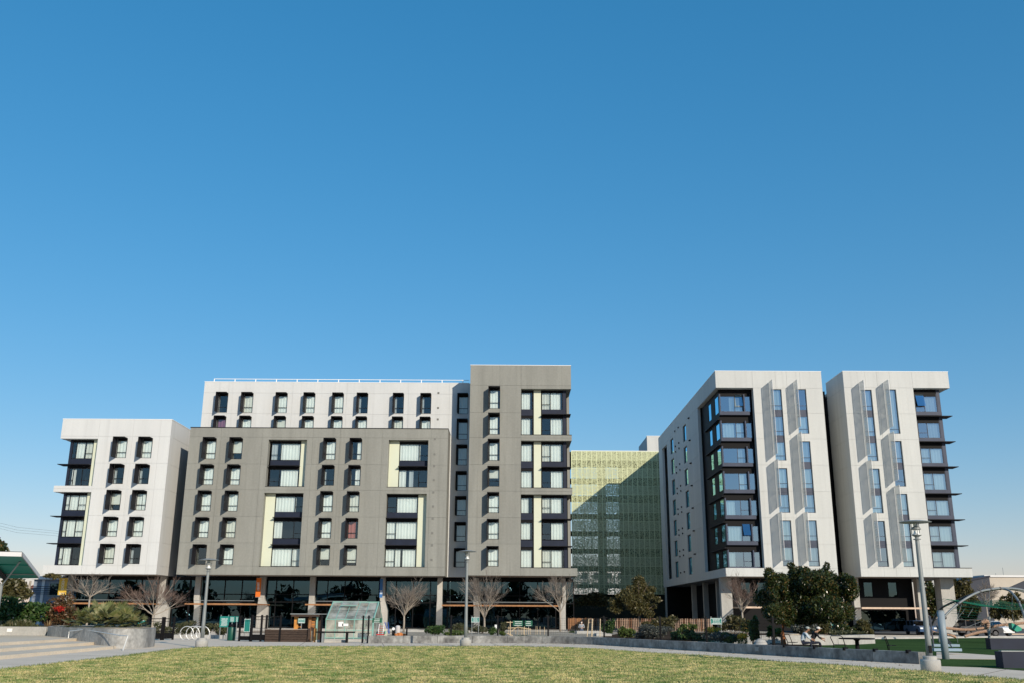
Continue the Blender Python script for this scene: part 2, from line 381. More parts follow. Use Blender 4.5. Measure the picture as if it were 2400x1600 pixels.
# ---------------------------------------------------------------- left white block
lb = thing("apartment_block", "low white block at the far left with two columns of hooded windows", "apartment building")
X0, X1, Z0, Z1 = -49.95, -37.8, 5.75, 22.5
bay = [(X0-.1, -45.8, 15.12, 20.32), (X0-.1, -45.8, 6.65, 14.45)]
LBF = [(6.82, 8.81), (9.67, 11.67), (12.5, 14.53), (15.35, 17.37), (18.2, 20.36)]
holes = list(bay)
for z0, z1 in LBF:
    for x in (-43.58, -40.8): holes.append((x, x+1.1, z0, z1))
ZJ = [6.65, 9.1, 11.92, 14.79, 17.62, 20.6]
clad(lb, X0, X1, Z0, Z1, holes, YF, FRONT, WHITE, ZJ, [-45.8, -42.0, -39.0], .85)
clad(lb, YF+.86, YF+20, Z0, Z1, [], X1, lambda u, v, w: (w, u, v), WHITE, ZJ, [YF+6, YF+12], .3, -1)
obj("wall_panel", MB().box(X1-.05, X1-.001, YF+.04, YF+.855, Z0, Z1), WHITE, lb)
plain_side(lb, X0, 1, YF+4.2, YF+19.9, Z0+.01, Z1-.01, WHITE)
shell(lb, X0, X1, Z0, Z1, YF, 20, WHITE, (2.2, .4, 2.4))
for za, zb in ((5.78, 6.62), (14.48, 15.1), (20.36, 20.9)):
    obj("floor_slab", MB().box(X0+.01, -45.8, YF+.856, YF+4.2, za, zb), WHITE, lb)
coping(lb, X0, X1, YF, YF+20, Z1)
for i, (z0, z1) in enumerate(LBF):
    for k, x in enumerate((-43.58, -40.8)):
        c = "auto"
        if (i, k) in ((3, 0), (3, 1), (0, 1)): c = [(0, .25, CURT[2])]
        elif i in (1, 2): c = [(0, 1, CURT[0])]
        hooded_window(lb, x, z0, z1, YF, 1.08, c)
def bay_glass(root, xa, xb, z0, z1, y, cols, curt="auto", fm=None, **k):
    wi = window(root, xa, xb, z0, z1, y, cols, curt, fm, cy=.22, **k)
    obj("painted_head_shade", MB().box(xa+.05, xb-.05, y-.02, y+.03, z1-.3, z1-.003), BLACK, wi); return wi  # black strip paints the shade along the top of the bay glass
cv = [[(0, .5, CURT[0])], [(.0, .55, CURT[0]), (.6, 1, CURT[0])], [(.0, 1, CURT[0])], [(.1, .3, CURT[0])], [(.15, .6, CURT[0]), (.65, 1, CURT[1])]]
for i, (z0, z1) in enumerate([(6.72, 8.86), (9.67, 11.76), (12.52, 14.44), (15.2, 17.4), (18.2, 20.3)]):
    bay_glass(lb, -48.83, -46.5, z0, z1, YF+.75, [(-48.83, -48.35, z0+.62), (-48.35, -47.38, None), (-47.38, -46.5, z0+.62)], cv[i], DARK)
for z0, z1 in ((6.66, 14.44), (15.125, 20.31)):
    obj("corner_post", MB().box(-49.1, -48.84, YF+.72, YF+.98, z0, z1), NAVY, lb)
    obj("corner_glazing", MB().box(-49.09, -49.03, YF+.985, YF+4.19, z0, z1), NAVY, lb)
    obj("bay_panel", MB().box(-46.49, -45.83, YF+.72, YF+.84, z0, z1), CREAM, lb)
for z0, z1 in ((8.9, 9.64), (11.8, 12.5), (17.44, 18.18)):
    obj("spandrel", MB().box(-48.83, -46.5, YF+.72, YF+.83, z0, z1), NAVY, lb)
    obj("sunshade", MB().box(X0+.0, -46.5, YF+.02, YF+.715, z0+.02, z0+.08), DARK, lb)
    obj("bracket", MB().box(X0+.0, -49.1, YF+.716, YF+1.6, z0+.022, z0+.078), DARK, lb)
storefront(lb, -50, -35.7, 110.0)
for (p, k) in (((336, 361, 388), 1), ((150, 150, 165), 0)):
    pass
xa = at(361, 1460, 109.5)[0]; xb = at(393, 1460, 109.5)[0]; ta = at(374, 1375, 109.5)[0]; tb = at(389, 1375, 109.5)[0]
column(lb, xa, xb, ta, tb, 109.4, 2.3, 3.1)
xa = at(158, 1375, 109.5)[0]; column(lb, xa, xa+.62, xa, xa+.62, 109.4, 2.3, 3.1)
awning(lb, -47.5, -38.4)

# ---------------------------------------------------------------- grey wing
gw = thing("apartment_block", "long grey stucco wing with two glazed bays and four columns of hooded windows", "apartment building")
X0, X1, Z0, Z1 = -35.65, -7.03, 5.76, 21.62
bays = [(-26.88, -22.63, 15.15, 20.34), (-26.92, -22.64, 6.62, 14.47), (-13.58, -9.19, 15.15, 20.38), (-13.58, -9.2, 6.65, 14.46)]
GWF = [(6.78, 8.81), (9.62, 11.67), (12.45, 14.53), (15.3, 17.37), (18.14, 20.36)]
GX = (-33.72, -30.8, -20.48, -17.6)
holes = bays + [(x, x+1.08, a, b) for a, b in GWF for x in GX]
clad(gw, X0, X1, Z0, Z1, holes, YF, FRONT, GREY, ZJ, [-32.2, -27.6, -22.0, -19.0, -14.3, -8.9], .85)
clad(gw, YF+.86, YF+3.85, Z0, Z1, [], X1, lambda u, v, w: (w, u, v), GREY, ZJ, [], .3, -1)
obj("wall_panel", MB().box(X1-.05, X1-.001, YF+.04, YF+.855, Z0, Z1), GREY, gw)
obj("side_wall", MB().box(X0, X0+.3, YF+.86, YF+3.85, Z0, Z1), GREY, gw)
shell(gw, X0, X1, Z0, Z1, YF, 3.85, GREY, (.4, .4, 2.3))
coping(gw, X0, X1, YF, YF+3.8, Z1, DARK, .09)
for i, (a, b) in enumerate(GWF):
    for k, x in enumerate(GX):
        c = [(0, 1, CURT[0])] if RNG.random() < .6 else "auto"
        if (i, k) == (1, 3): c = [(0, .75, CURTR)]
        if (i, k) == (3, 2): c = [(0, .15, CURT[2])]
        if (i, k) == (3, 3): c = [(.45, 1, CURT[0])]
        if (i, k) == (2, 3): c = [(0, 1, CURT[1])]
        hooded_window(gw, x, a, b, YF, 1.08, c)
yb = YF+.75
for a, b, t in ((15.2, 17.4, 1), (18.15, 20.3, 0)):
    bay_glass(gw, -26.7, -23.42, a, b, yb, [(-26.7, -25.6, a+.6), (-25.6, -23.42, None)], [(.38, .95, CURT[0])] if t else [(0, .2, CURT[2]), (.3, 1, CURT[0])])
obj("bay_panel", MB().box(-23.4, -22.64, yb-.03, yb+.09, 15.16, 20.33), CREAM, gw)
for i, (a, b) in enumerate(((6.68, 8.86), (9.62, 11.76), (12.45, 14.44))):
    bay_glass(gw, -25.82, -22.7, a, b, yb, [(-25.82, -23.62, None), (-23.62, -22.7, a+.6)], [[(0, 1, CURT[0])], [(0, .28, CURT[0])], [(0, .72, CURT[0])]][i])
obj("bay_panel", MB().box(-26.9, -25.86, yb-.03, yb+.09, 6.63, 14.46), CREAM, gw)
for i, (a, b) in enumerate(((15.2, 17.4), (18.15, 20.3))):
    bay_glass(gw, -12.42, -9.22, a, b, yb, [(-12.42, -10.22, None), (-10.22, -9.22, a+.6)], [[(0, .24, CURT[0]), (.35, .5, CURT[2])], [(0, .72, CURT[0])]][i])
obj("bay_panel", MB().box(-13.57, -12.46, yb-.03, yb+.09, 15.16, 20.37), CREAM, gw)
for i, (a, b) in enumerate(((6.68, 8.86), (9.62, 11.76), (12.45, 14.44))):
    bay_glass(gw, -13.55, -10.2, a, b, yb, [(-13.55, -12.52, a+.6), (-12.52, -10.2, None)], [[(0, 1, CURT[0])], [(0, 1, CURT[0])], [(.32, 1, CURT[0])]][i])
obj("bay_panel", MB().box(-10.17, -9.21, yb-.03, yb+.09, 6.66, 14.45), CREAM, gw)
for xa, xb, zz in ((-26.7, -23.42, (17.44,)), (-25.82, -22.7, (8.9, 11.8)), (-12.42, -9.22, (17.44,)), (-13.55, -10.2, (8.9, 11.8))):
    for z in zz:
        obj("spandrel", MB().box(xa, xb, yb-.03, yb+.08, z, z+.7), NAVY, gw)
        obj("sunshade", MB().box(xa-.05, xb+.05, YF+.04, yb-.035, z+.02, z+.08), DARK, gw)
for xa, xb, zz in ((-26.9, -22.6, (15.15, 6.62)), (-13.6, -9.18, (15.15, 6.65))):
    for z in zz: obj("sill", MB().box(xa, xb, YF-.03, YF+.7, z-.001, z+.045), DARK, gw)
for z in (20.5, 18.81, 17.5, 15.96, 14.62, 13.1, 11.8, 10.26, 8.96, 7.43): vent(gw, -8.48, z, YF)
storefront(gw, -35.6, -7.0, 110.0)
def pixcol(root, b, t, yk0, yk1, Y=109.4):
    column(root, at(b[0], 1455, Y)[0], at(b[1], 1455, Y)[0], at(t[0], 1370, Y)[0], at(t[1], 1370, Y)[0], Y, at(0, yk0, Y)[1], at(0, yk1, Y)[1])
pixcol(gw, (452, 466), (457, 470), 1420, 1400)
pixcol(gw, (600, 626), (608, 622), 1420, 1398)
pixcol(gw, (720, 737), (726, 739), 1420, 1400)
pixcol(gw, (892, 907), (892, 903), 1425, 1400)
pixcol(gw, (1022, 1036), (1025, 1037), 1425, 1400)
awning(gw, *[at(x, 1410, 104)[0] for x in (436, 602)]); awning(gw, *[at(x, 1410, 104)[0] for x in (717, 870)])

# ---------------------------------------------------------------- white upper block behind the grey wing
ub = thing("apartment_block", "white block with a rooftop railing rising behind the long grey wing", "apartment building")
YU = 108.9; X0, X1, Z0, Z1 = -35.85, -4.7, 5.8, 27.78
UX = (-34.03, -31.1, -27.12, -23.9, -20.58, -17.75, -13.58, -10.4)
UF = [(24.15, 26.38), (21.3, 23.6)]
SF = [(24.15, 25.68), (6.85, 8.82), (9.65, 11.68), (12.5, 14.55), (15.3, 17.36), (18.2, 20.4), (21.15, 23.4), (24.15, 26.4)]
cut = (X0-.1, -7.25, 0, 21.0)
holes = [cut] + [(x, x+1.06, a, b) for a, b in UF for x in UX] + [(-6.13, -5.05, a, b) for a, b in SF[1:]]
clad(ub, X0, X1, Z0, Z1, holes, YU, FRONT, WHITE, [8.95, 11.8, 14.7, 17.5, 20.5, 24.05, 26.5], [-33, -25.5, -19.2, -12, -7.25], .6)
obj("side_wall", MB().box(X0, X0+.3, YU+.61, YU+12, 21, Z1), WHITE, ub)
obj("roof", MB().box(X0+.31, X1, YU+.61, YU+12, Z1-.6, Z1-.3), CONC, ub)
obj("interior", MB().box(X0+.5, X1-.1, YU+1.8, YU+11.5, 6, Z1-.7), CORE, ub)
obj("soffit", MB().box(-7.2, X1, YU+.1, YU+3, Z0+.006, Z0+.25), SOFFIT, ub)
coping(ub, X0, X1-.3, YU, YU+11, Z1)
for i, (a, b) in enumerate(UF):
    for k, x in enumerate(UX):
        c = "auto" if RNG.random() < .4 else [(0, 1, CURT[0])]
        if (i, k) == (1, 0): c = [(.1, 1, CURTP)]
        if (i, k) in ((0, 5), (0, 6), (0, 7)): c = [(0, .2, CURT[2])]
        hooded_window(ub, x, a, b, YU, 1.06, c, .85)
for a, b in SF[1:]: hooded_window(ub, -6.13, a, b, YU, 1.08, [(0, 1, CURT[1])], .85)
for z in (26.63, 24.85, 23.5): vent(ub, -8.53, z, YU)
rl = obj("railing", MB().box(-34.95, -5.0, YU+.42, YU+.46, 28.24, 28.3), COPING, ub)
for i in range(13):
    x = -34.9 + i*2.43; obj("post", MB().box(x-.05, x+.05, YU+.41, YU+.47, 27.86, 28.236), COPING, rl)

# ---------------------------------------------------------------- tall grey block
tb_ = thing("apartment_block", "tallest grey block at the centre with a glazed right corner", "apartment building")
X0, X1, Z0, Z1 = -4.67, 6.68, 5.84, 28.97
bay = [(1.06, X1+.1, 21.03, 26.28), (1.06, X1+.1, 15.17, 20.4), (1.06, X1+.1, 6.66, 14.47)]
TF = [(6.78, 8.81), (9.62, 11.67), (12.45, 14.53), (15.3, 17.37), (18.14, 20.36), (21.05, 23.28), (23.98, 26.3)]
holes = bay + [(-2.45, -1.3, a, b) for a, b in TF]
ZT = [9.14, 11.97, 14.8, 17.7, 20.7, 23.53, 26.66]
clad(tb_, X0, X1, Z0, Z1, holes, YF, FRONT, GREY, ZT, [-1.35, 1.06], .85)
obj("side_wall", MB().box(X0, X0+.3, YF+.86, YF+16, Z0, Z1), GREY, tb_); obj("side_wall", MB().box(X1-.3, X1, YF+4, YF+16, Z0, Z1), GREY, tb_)
shell(tb_, X0, X1, Z0, Z1, YF, 16, GREY, (.4, 2.0, 2.3)); coping(tb_, X0, X1, YF, YF+16, Z1, None, .06)
obj("slab_nose", MB().box(X1+.003, 7.12, YF+.001, YF+3.9, Z0+.003, 6.64), GREY, tb_)
for za, zb in ((5.9, 6.63), (14.5, 15.15), (20.42, 21.0), (26.32, 26.8)):
    obj("floor_slab", MB().box(1.1, X1-.004, YF+.856, YF+3.99, za, zb), GREY, tb_)
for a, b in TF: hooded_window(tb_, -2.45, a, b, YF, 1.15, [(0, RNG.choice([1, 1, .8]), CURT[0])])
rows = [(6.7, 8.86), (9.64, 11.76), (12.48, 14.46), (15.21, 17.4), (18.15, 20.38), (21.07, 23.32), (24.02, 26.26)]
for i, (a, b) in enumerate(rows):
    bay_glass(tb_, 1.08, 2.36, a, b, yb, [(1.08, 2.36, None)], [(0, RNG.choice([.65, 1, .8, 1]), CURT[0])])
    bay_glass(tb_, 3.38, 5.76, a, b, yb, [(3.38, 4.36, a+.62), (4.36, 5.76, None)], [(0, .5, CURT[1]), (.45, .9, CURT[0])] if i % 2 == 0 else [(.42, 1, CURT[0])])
for z0, z1 in ((6.67, 14.46), (15.18, 20.39), (21.04, 26.27)):
    obj("bay_panel", MB().box(2.5, 3.3, yb-.03, yb+.09, z0, z1), CREAM, tb_)
    obj("recess_trim", MB().box(2.37, 2.49, yb+.02, yb+.09, z0, z1).box(3.305, 3.375, yb+.02, yb+.09, z0, z1), BLACK, tb_)
    obj("corner_post", MB().box(5.77, 6.12, yb-.03, yb+.2, z0, z1), NAVY, tb_); obj("corner_glazing", MB().box(6.05, 6.11, yb+.205, YF+3.99, z0, z1), NAVY, tb_)
    obj("sill", MB().box(1.03, X1+.02, YF-.03, YF+.7, z0-.02, z0+.035), DARK, tb_)
for z in (8.9, 11.8, 17.44, 23.36):
    obj("spandrel", MB().box(1.08, 2.36, yb-.03, yb+.08, z, z+.7), NAVY, tb_); obj("spandrel", MB().box(3.38, 5.76, yb-.03, yb+.08, z, z+.7), NAVY, tb_)
    obj("sunshade", MB().prism([(3.38, YF+.03), (6.62, YF+.03), (6.62, yb+1.2), (6.125, yb+1.2), (6.125, yb-.034), (3.38, yb-.034)], z+.02, z+.08), DARK, tb_)
storefront(tb_, -6.95, 7.0, 110.0)
obj("unseen_rear_wing", MB().box(X0+.4, X1-.31, YF+16.01, 158, .3, Z1-3.2), OFFW, tb_)  # unseen mass, added to block sky light from the green screen
pixcol(tb_, (1110, 1124), (1110, 1122), 1425, 1400); pixcol(tb_, (1312, 1326), (1318, 1326), 1415, 1398)
awning(tb_, *[at(x, 1410, 104)[0] for x in (1036, 1311)])
obj("side_glazing", MB().box(6.9, 7.0, 110.2, 120, .3, 5.7), SHOP, tb_)

# ---------------------------------------------------------------- right pair: two pale blocks with perforated fins
MESH = perforated("perforated_fin", (.62, .63, .60), .40, 26.0, .06)
FINF = mat("fin_frame", (.74, .74, .72), .5)
def fin(root, x, z0, z1, Y, p=1.55):
    "perforated screen standing out from the wall, in half-storey sheets"
    f = MB(); f.box(x-.015, x+.015, Y-p-.03, Y-p+.03, z0, z1); f.box(x-.015, x+.015, Y-.1, Y-.05, z0, z1)
    n = max(2, round((z1-z0)/1.45)); zs = [z0+(z1-z0)*i/n for i in range(n+1)]
    for z in zs: f.box(x-.02, x+.02, Y-p+.03, Y-.1, z-.02, z+.02)
    r = obj("sun_fin", f, FINF, root)
    for a, b in zip(zs, zs[1:]): obj("screen_sheet", MB().quad((x, Y-p+.035, a+.03), (x, Y-.11, a+.03), (x, Y-.11, b-.03), (x, Y-p+.035, b-.03)), MESH, r)
def pale_block(root, x0, x1, Z0, Z1, left_bay):
    off = x0
    # strip windows behind the fins
    dx = x0-22.98
    c1, c2 = 29.15+dx, 31.92+dx
    if dx > 1: c1, c2 = 39.3, 42.05
    Wd = 1.18
    groups = {c1: [(18.34, 26.4), (12.65, 17.5), (6.98, 11.83)], c2: [(21.35, 26.42), (12.65, 20.5), (6.98, 11.85)] if dx < 1 else [(21.4, 26.45), (15.55, 20.6), (6.98, 14.76)]}
    strips = [(c, c+Wd, a, b) for c in groups for a, b in groups[c]]
    return groups, strips, Wd
def fill_strips(root, groups, Wd):
    for c, gs in groups.items():
        for a, b in gs:
            sills = [z for z in FL if a-.3 < z-.02 < b-.8]; sills[0] = a
            for i, z in enumerate(sills):
                top = sills[i+1]-.66 if i < len(sills)-1 else b
                window(root, c+.01, c+Wd-.01, z+.02, top, YF+.2, [(c+.01, c+Wd-.01, z+.55)], [(0, 1, RNG.choice([CURT[0], CURT[2], CURT[1]]))] if RNG.random() < .7 else [], STEELBLUE, pm=PANEB)
                if i < len(sills)-1: obj("spandrel", MB().box(c+.01, c+Wd-.01, YF+.2, YF+.3, top, sills[i+1]+.02), STEELBLUE, root)
            fin(root, c-.2, a+.55, b+.75, YF)
AROWS = [(6.9, 8.78), (9.62, 11.55), (12.4, 14.35), (15.2, 17.3), (18.15, 20.1), (20.98, 22.98), (23.95, 26.03)]
ra = thing("apartment_block", "pale block with a dark glazed left corner beside the green screen", "apartment building")
X0, X1, Z0, Z1 = 22.98, 34.95, 5.9, 28.45
ga, sa, Wd = pale_block(ra, X0, X1, Z0, Z1, True)
cor = (X0-.1, 27.15, 6.78, 26.53)
clad(ra, X0, X1, Z0, Z1, [cor]+sa, YF, FRONT, OFFW, [6.78, 9.3, 12.1, 14.95, 17.85, 20.75, 23.65, 26.53], [27.15, 31.0, 29.74, 32.51], .85)
sideholes = [(YF+.8, 116.15, 6.78, 26.53), (140.4, 144.9, 6.9, 26.25)]
sh = []
for i, z in enumerate(FL):
    sh += [(124.4, 126.85, z+.1, z+2.25), (134.6, 137.2, z+.1, z+2.25)]
clad(ra, YF+.86, 148.3, Z0, Z1, sideholes+sh, X0, lambda u, v, w: (w, u, v), OFFW, [9.3, 12.1, 14.95, 17.85, 20.75, 23.65, 26.6], [116.15, 122.5, 132, 139, 142.6], .35, 1)
obj("wall_panel", MB().box(X0+.001, X0+.05, YF+.04, YF+.855, 26.54, Z1).box(X0+.001, X0+.05, YF+.04, YF+.855, Z0, 6.77), OFFW, ra)
for (a, b, c, d) in sh:
    w = obj("window", MB().box(X0+.12, X0+.2, a+.02, b-.02, c+.02, c+.1).box(X0+.12, X0+.2, a+.02, a+.1, c+.1, d-.02).box(X0+.12, X0+.2, a+.1, b-.02, d-.1, d-.02).box(X0+.12, X0+.2, b-.1, b-.02, c+.1, d-.1), BLACK, ra)
    obj("pane", MB().quad((X0+.16, a+.08, c+.08), (X0+.16, b-.08, c+.08), (X0+.16, b-.08, d-.08), (X0+.16, a+.08, d-.08)), SHOP, w)
    y = (a+b)/2
for z in FL:
    for y in (129.9, 132.7):
        for dz in (2.75, .6): obj("vent", MB().box(X0-.12, X0+.02, y-.12, y+.12, z+dz-.1, z+dz+.1), DARK, ra)
    obj("wall_light", MB().box(X0-.2, X0+.02, 121.5, 122.0, z+2.35, z+2.47), BLACK, ra)
obj("recess_wall", MB().box(X0+.9, X0+1.2, 140.3, 145, 6.8, 26.4), OFFW, ra)
obj("side_wall", MB().box(X1-.3, X1, YF+.86, 148, Z0, Z1), OFFW, ra)
obj("roof", MB().box(X0+.36, X1-.31, YF+.86, 148, Z1-1.3, Z1-1), CONC, ra); obj("soffit", MB().box(X0+.05, X1-.02, YF+.06, 148, Z0+.006, Z0+.25), SOFFIT, ra)
obj("interior", MB().box(X0+2.6, X1-.4, YF+3, 147, Z0+.3, Z1-1.5), CORE, ra)
obj("partition", MB().box(X0+.37, X0+2.59, 116.2, 116.5, Z0+.3, 26.6), CORE, ra)
obj("rear_wall", MB().box(X0+.36, X1, 148, 148.3, Z0, Z1-.02), OFFW, ra)
coping(ra, X0, X1, YF, 148, Z1, None, .06)
obj("unseen_rear_wing", MB().box(24.9, X1, 148.31, 159.7, .3, Z1-.05), OFFW, ra)
for za, zb in ((6.0, 6.76), (26.56, 27.1)): obj("floor_slab", MB().box(X0+.36, 27.1, YF+.856, 116.1, za, zb), OFFW, ra)
for i, (a, b) in enumerate(AROWS):
    yg = YF+.95
    bay_glass(ra, 23.55, 27.0, a, b, yg, [(23.55, 25.2, None), (25.2, 26.1, a+.6), (26.3, 27.0, None)], [[(0, .22, CURT[0])], [(.05, .45, CURT[0])], [(0, .3, CURT[0])], [(.5, .75, CURT[0])], [(.5, .72, CURT[2])], [(.05, .42, CURT[0]), (.5, .75, CURT[0])], [(.3, .8, CURT[2])]][i], STEELBLUE, open_=(25.2, 'top') if i in (1, 6) else None, pm=PANEB)
    obj("sill_band", MB().box(23.4, 26.75, YF+.55, yg+.1, a-.4, a-.003), STEELBLUE, ra)
    obj("frame_post", MB().box(23.4, 23.54, YF+.55, yg+.1, a, b-.1), STEELBLUE, ra); obj("frame_post", MB().box(26.14, 26.27, YF+.55, yg-.003, a, b-.1), STEELBLUE, ra)
    obj("head_band", MB().box(23.4, 27.14, yg, yg+.12, b+.003, (AROWS[i+1][0]-.405) if i < 6 else 26.53), BLACK, ra)
    for (p, q) in ((106.6, 108.6), (110.6, 112.2)):
        w = obj("window", MB().box(23.5, 23.58, p, p+.08, a, b).box(23.5, 23.58, q-.08, q, a, b).box(23.5, 23.58, p+.08, q-.08, a, a+.08).box(23.5, 23.58, p+.08, q-.08, b-.08, b), BLACK, ra)
        obj("pane", MB().quad((23.53, p+.05, a+.05), (23.53, q-.05, a+.05), (23.53, q-.05, b-.05), (23.53, p+.05, b-.05)), SHOP, w)
SIDEGL = NAVY
mb = MB().holed(YF+1.1, 116.1, 6.8, 26.5, [(p-.005, q+.005, a-.005, b+.005) for a, b in AROWS for p, q in ((106.6, 108.6), (110.6, 112.2))], 23.49, 23.6, lambda u, v, w: (w, u, v))
obj("side_glazing", mb, BLACK, ra)
for a, b in AROWS[:-1]: obj("ledge", MB().box(23.2, 23.488, YF+1.0, 114, b+.1, b+.2), DARK, ra)
fill_strips(ra, ga, Wd)

rb = thing("apartment_block", "pale block at the far right with a glazed right corner", "apartment building")
X0, X1, Z0, Z1 = 37.4, 49.3, 5.95, 28.5
gb, sb, Wd = pale_block(rb, X0, X1, Z0, Z1, False)
clad(rb, X0, X1, Z0, Z1, [(45.18, X1+.1, 6.9, 26.63)]+sb, YF, FRONT, OFFW, [6.85, 9.3, 12.1, 14.95, 17.85, 20.75, 23.65, 26.63], [41.2, 45.18, 39.89, 42.64], .85)
clad(rb, YF+.86, YF+6, Z0, Z1, [], X0, lambda u, v, w: (w, u, v), OFFW, [6.85, 9.3, 12.1, 14.95, 17.85, 20.75, 23.65, 26.6], [], .35, 1)
obj("wall_panel", MB().box(X0+.001, X0+.05, YF+.04, YF+.855, Z0, Z1), OFFW, rb)
obj("side_wall", MB().box(X1-.3, X1, YF+4, YF+18, Z0, Z1), OFFW, rb)
shell(rb, X0, X1, Z0, Z1, YF, 18, OFFW, (.6, 2.2, 2.4)); coping(rb, X0, X1, YF, YF+6, Z1, None, .06)
for za, zb in ((6.0, 6.87), (26.66, 27.2)): obj("floor_slab", MB().box(45.2, X1-.004, YF+.856, YF+3.99, za, zb), OFFW, rb)
for i, (a, b) in enumerate(AROWS):
    a += .08; b += .08; yg = YF+.75
    bay_glass(rb, 45.55, 48.0, a, b, yg, [(45.55, 46.6, a+.6), (46.6, 48.0, None)], [(.42, 1, CURT[0]), (0, .4, CURT[1])] if i < 5 else [(.45, 1, CURT[2])], STEELBLUE, open_=(45.55, 'top') if i == 6 else None, pm=PANEB)
    obj("sill_band", MB().box(45.2, 48.4, yg-.06, yg+.1, a-.36, a-.003), STEELBLUE, rb)
    obj("head_band", MB().box(45.2, 48.0, yg, yg+.1, b+.003, (AROWS[i+1][0]+.08-.365) if i < 6 else 26.62), BLACK, rb)
    obj("jamb", MB().box(45.19, 45.54, yg, yg+.1, a, b), BLACK, rb)
    if i < 6: obj("sunshade", MB().prism([(45.19, YF+.02), (49.25, YF+.02), (49.25, YF+1.6), (48.42, YF+1.6), (48.42, yg-.07), (45.19, yg-.07)], b+.36, b+.43), DARK, rb)
obj("corner_post", MB().box(48.02, 48.4, yg-.02, yg+.25, 6.91, 26.62), STEELBLUE, rb); obj("corner_glazing", MB().box(48.33, 48.39, yg+.255, YF+3.98, 6.91, 26.62), NAVY, rb)
obj("sill", MB().box(45.15, X1+.03, YF-.03, YF+.68, 6.88, 6.93), DARK, rb)
fill_strips(rb, gb, Wd)
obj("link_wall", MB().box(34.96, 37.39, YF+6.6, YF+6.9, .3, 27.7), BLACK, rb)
# ground floors of the pale pair
Yg = 109.6
f = obj("storefront", MB().holed(24, 36.5, .3, 5.88, [(x, x+1.0, 3.9, 5.4) for x in (25.6, 27.4, 30.2, 32.6)], Yg, Yg+.2), BLACK, ra)
for x in (25.6, 27.4, 30.2, 32.6): obj("pane", MB().quad((x, Yg+.1, 3.9), (x+1, Yg+.1, 3.9), (x+1, Yg+.1, 5.4), (x, Yg+.1, 5.4)), SHOP, f)
obj("rear_screen", MB().box(24.3, 36.4, Yg+.4, Yg+.6, .3, 5.9), CORE, ra)
obj("undercroft_wall", MB().box(23.1, 26.49, 146, 146.3, .05, 5.9), BLACK, ra)
obj("undercroft_wall", MB().box(26.5, 26.8, 110.3, 147.9, .05, 5.9), BLACK, ra)
for y in (118, 126, 134): obj("column", MB().box(24.6, 25.2, y, y+.6, .05, 5.9), CONC, ra)
xq = [at(x, 1440, Yg)[0] for x in (1688, 1714, 1995, 2009, 2138, 2156)]
obj("column", MB().box(xq[0], xq[1], 108.6, 109.4, .05, 5.88), CONC, ra)
hb = [(at(a, b, Yg)[0], at(c, b, Yg)[0]) for a, b, c in ((2024, 1365, 2044), (2081, 1365, 2101))]
f = obj("storefront", MB().holed(37.5, 44.6, .3, 5.93, [(a, b, 4.0, 5.5) for a, b in hb] + [(38.6, 43.6, .45, 2.5)], Yg, Yg+.2), BLACK, rb)
for a, b in hb: obj("pane", MB().quad((a, Yg+.1, 4.0), (b, Yg+.1, 4.0), (b, Yg+.1, 5.5), (a, Yg+.1, 5.5)), SHOP, f)
for i in range(4): obj("pane", MB().quad((38.65+i*1.25, Yg+.1, .5), (39.8+i*1.25, Yg+.1, .5), (39.8+i*1.25, Yg+.1, 2.45), (38.65+i*1.25, Yg+.1, 2.45)), SHOP, f)
obj("rear_screen", MB().box(37.5, 44.6, Yg+1.6, Yg+1.8, .3, 5.9), CORE, rb)
obj("column", MB().box(xq[2], xq[3], 108.3, 109.1, .05, 5.93), CONC, rb); obj("column", MB().box(44.6, 45.3, 108.3, 109.3, .05, 5.93), CONC, rb)
xr = [at(x, 1400, 108.)[0] for x in (2204, 2230)]
obj("column", MB().box(xr[0], xr[1]+.25, 107.6, 109.2, .05, 5.93), CONC, rb)
PALET = mat("pale_timber", (.62, .46, .34), .7, var=.2, scale=3)
for root, xs in ((rb, (2015, 2172)), (ra, (1742, 1800))):
    a, b = [at(x, 1412, 104.4)[0] for x in xs]; aw = obj("awning", MB().box(a, b, 103.9, 103.98, 2.62, 2.8), PALET, root)
    n = int((b-a)/.34)
    for i in range(n): obj("slat", MB().box(a+i*.34, a+.06+i*.34, 103.983, 109.5, 2.64, 2.78), PALET, aw)

# ---------------------------------------------------------------- green screened building between the two groups
gs = thing("screened_building", "building set back between the blocks behind a lime green perforated screen", "building")
YG = 160.0
LIMES = [perforated("lime_sheet_open", (.45, .475, .265), .47, 11, .12), perforated("lime_sheet_dense", (.475, .50, .295), .37, 11, .12)]
LIMEF = mat("lime_frame", (.66, .70, .42), .55)
x0g, cw, nc = 10.1, .845, 18; zt, rh, nr = 28.38, 1.45, 16
for i in range(nc):
    for j in range(nr):
        a, b = x0g+i*cw, x0g+(i+1)*cw; d = zt-j*rh; c = d-rh
        obj("screen_panel", MB().box(a+.03, b-.03, YG, YG+.02, c+.03, d-.03), LIMES[0 if min(abs((c+d)/2-z+.35) for z in FL+[26.9]) < .75 else 1], gs)
for i in range(nc+1): obj("mullion", MB().box(x0g+i*cw-.05, x0g+i*cw+.05, YG-.04, YG+.09, zt-nr*rh, zt), LIMEF, gs)
for j in range(nr+1): obj("rail", MB().box(x0g, x0g+nc*cw, YG-.012, YG+.022, zt-j*rh-.028, zt-j*rh+.028), LIMEF, gs)
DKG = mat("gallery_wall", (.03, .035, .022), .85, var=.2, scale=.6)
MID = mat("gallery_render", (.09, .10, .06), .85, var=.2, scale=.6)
op = []
for z in FL: op += [(9.9, 14.55, z-.05, z+1.95), (15.85, 18.1, z-.05, z+1.95)]
op += [(9.9, 14.55, 5.15, 6.1), (15.85, 18.1, 5.15, 6.1)]
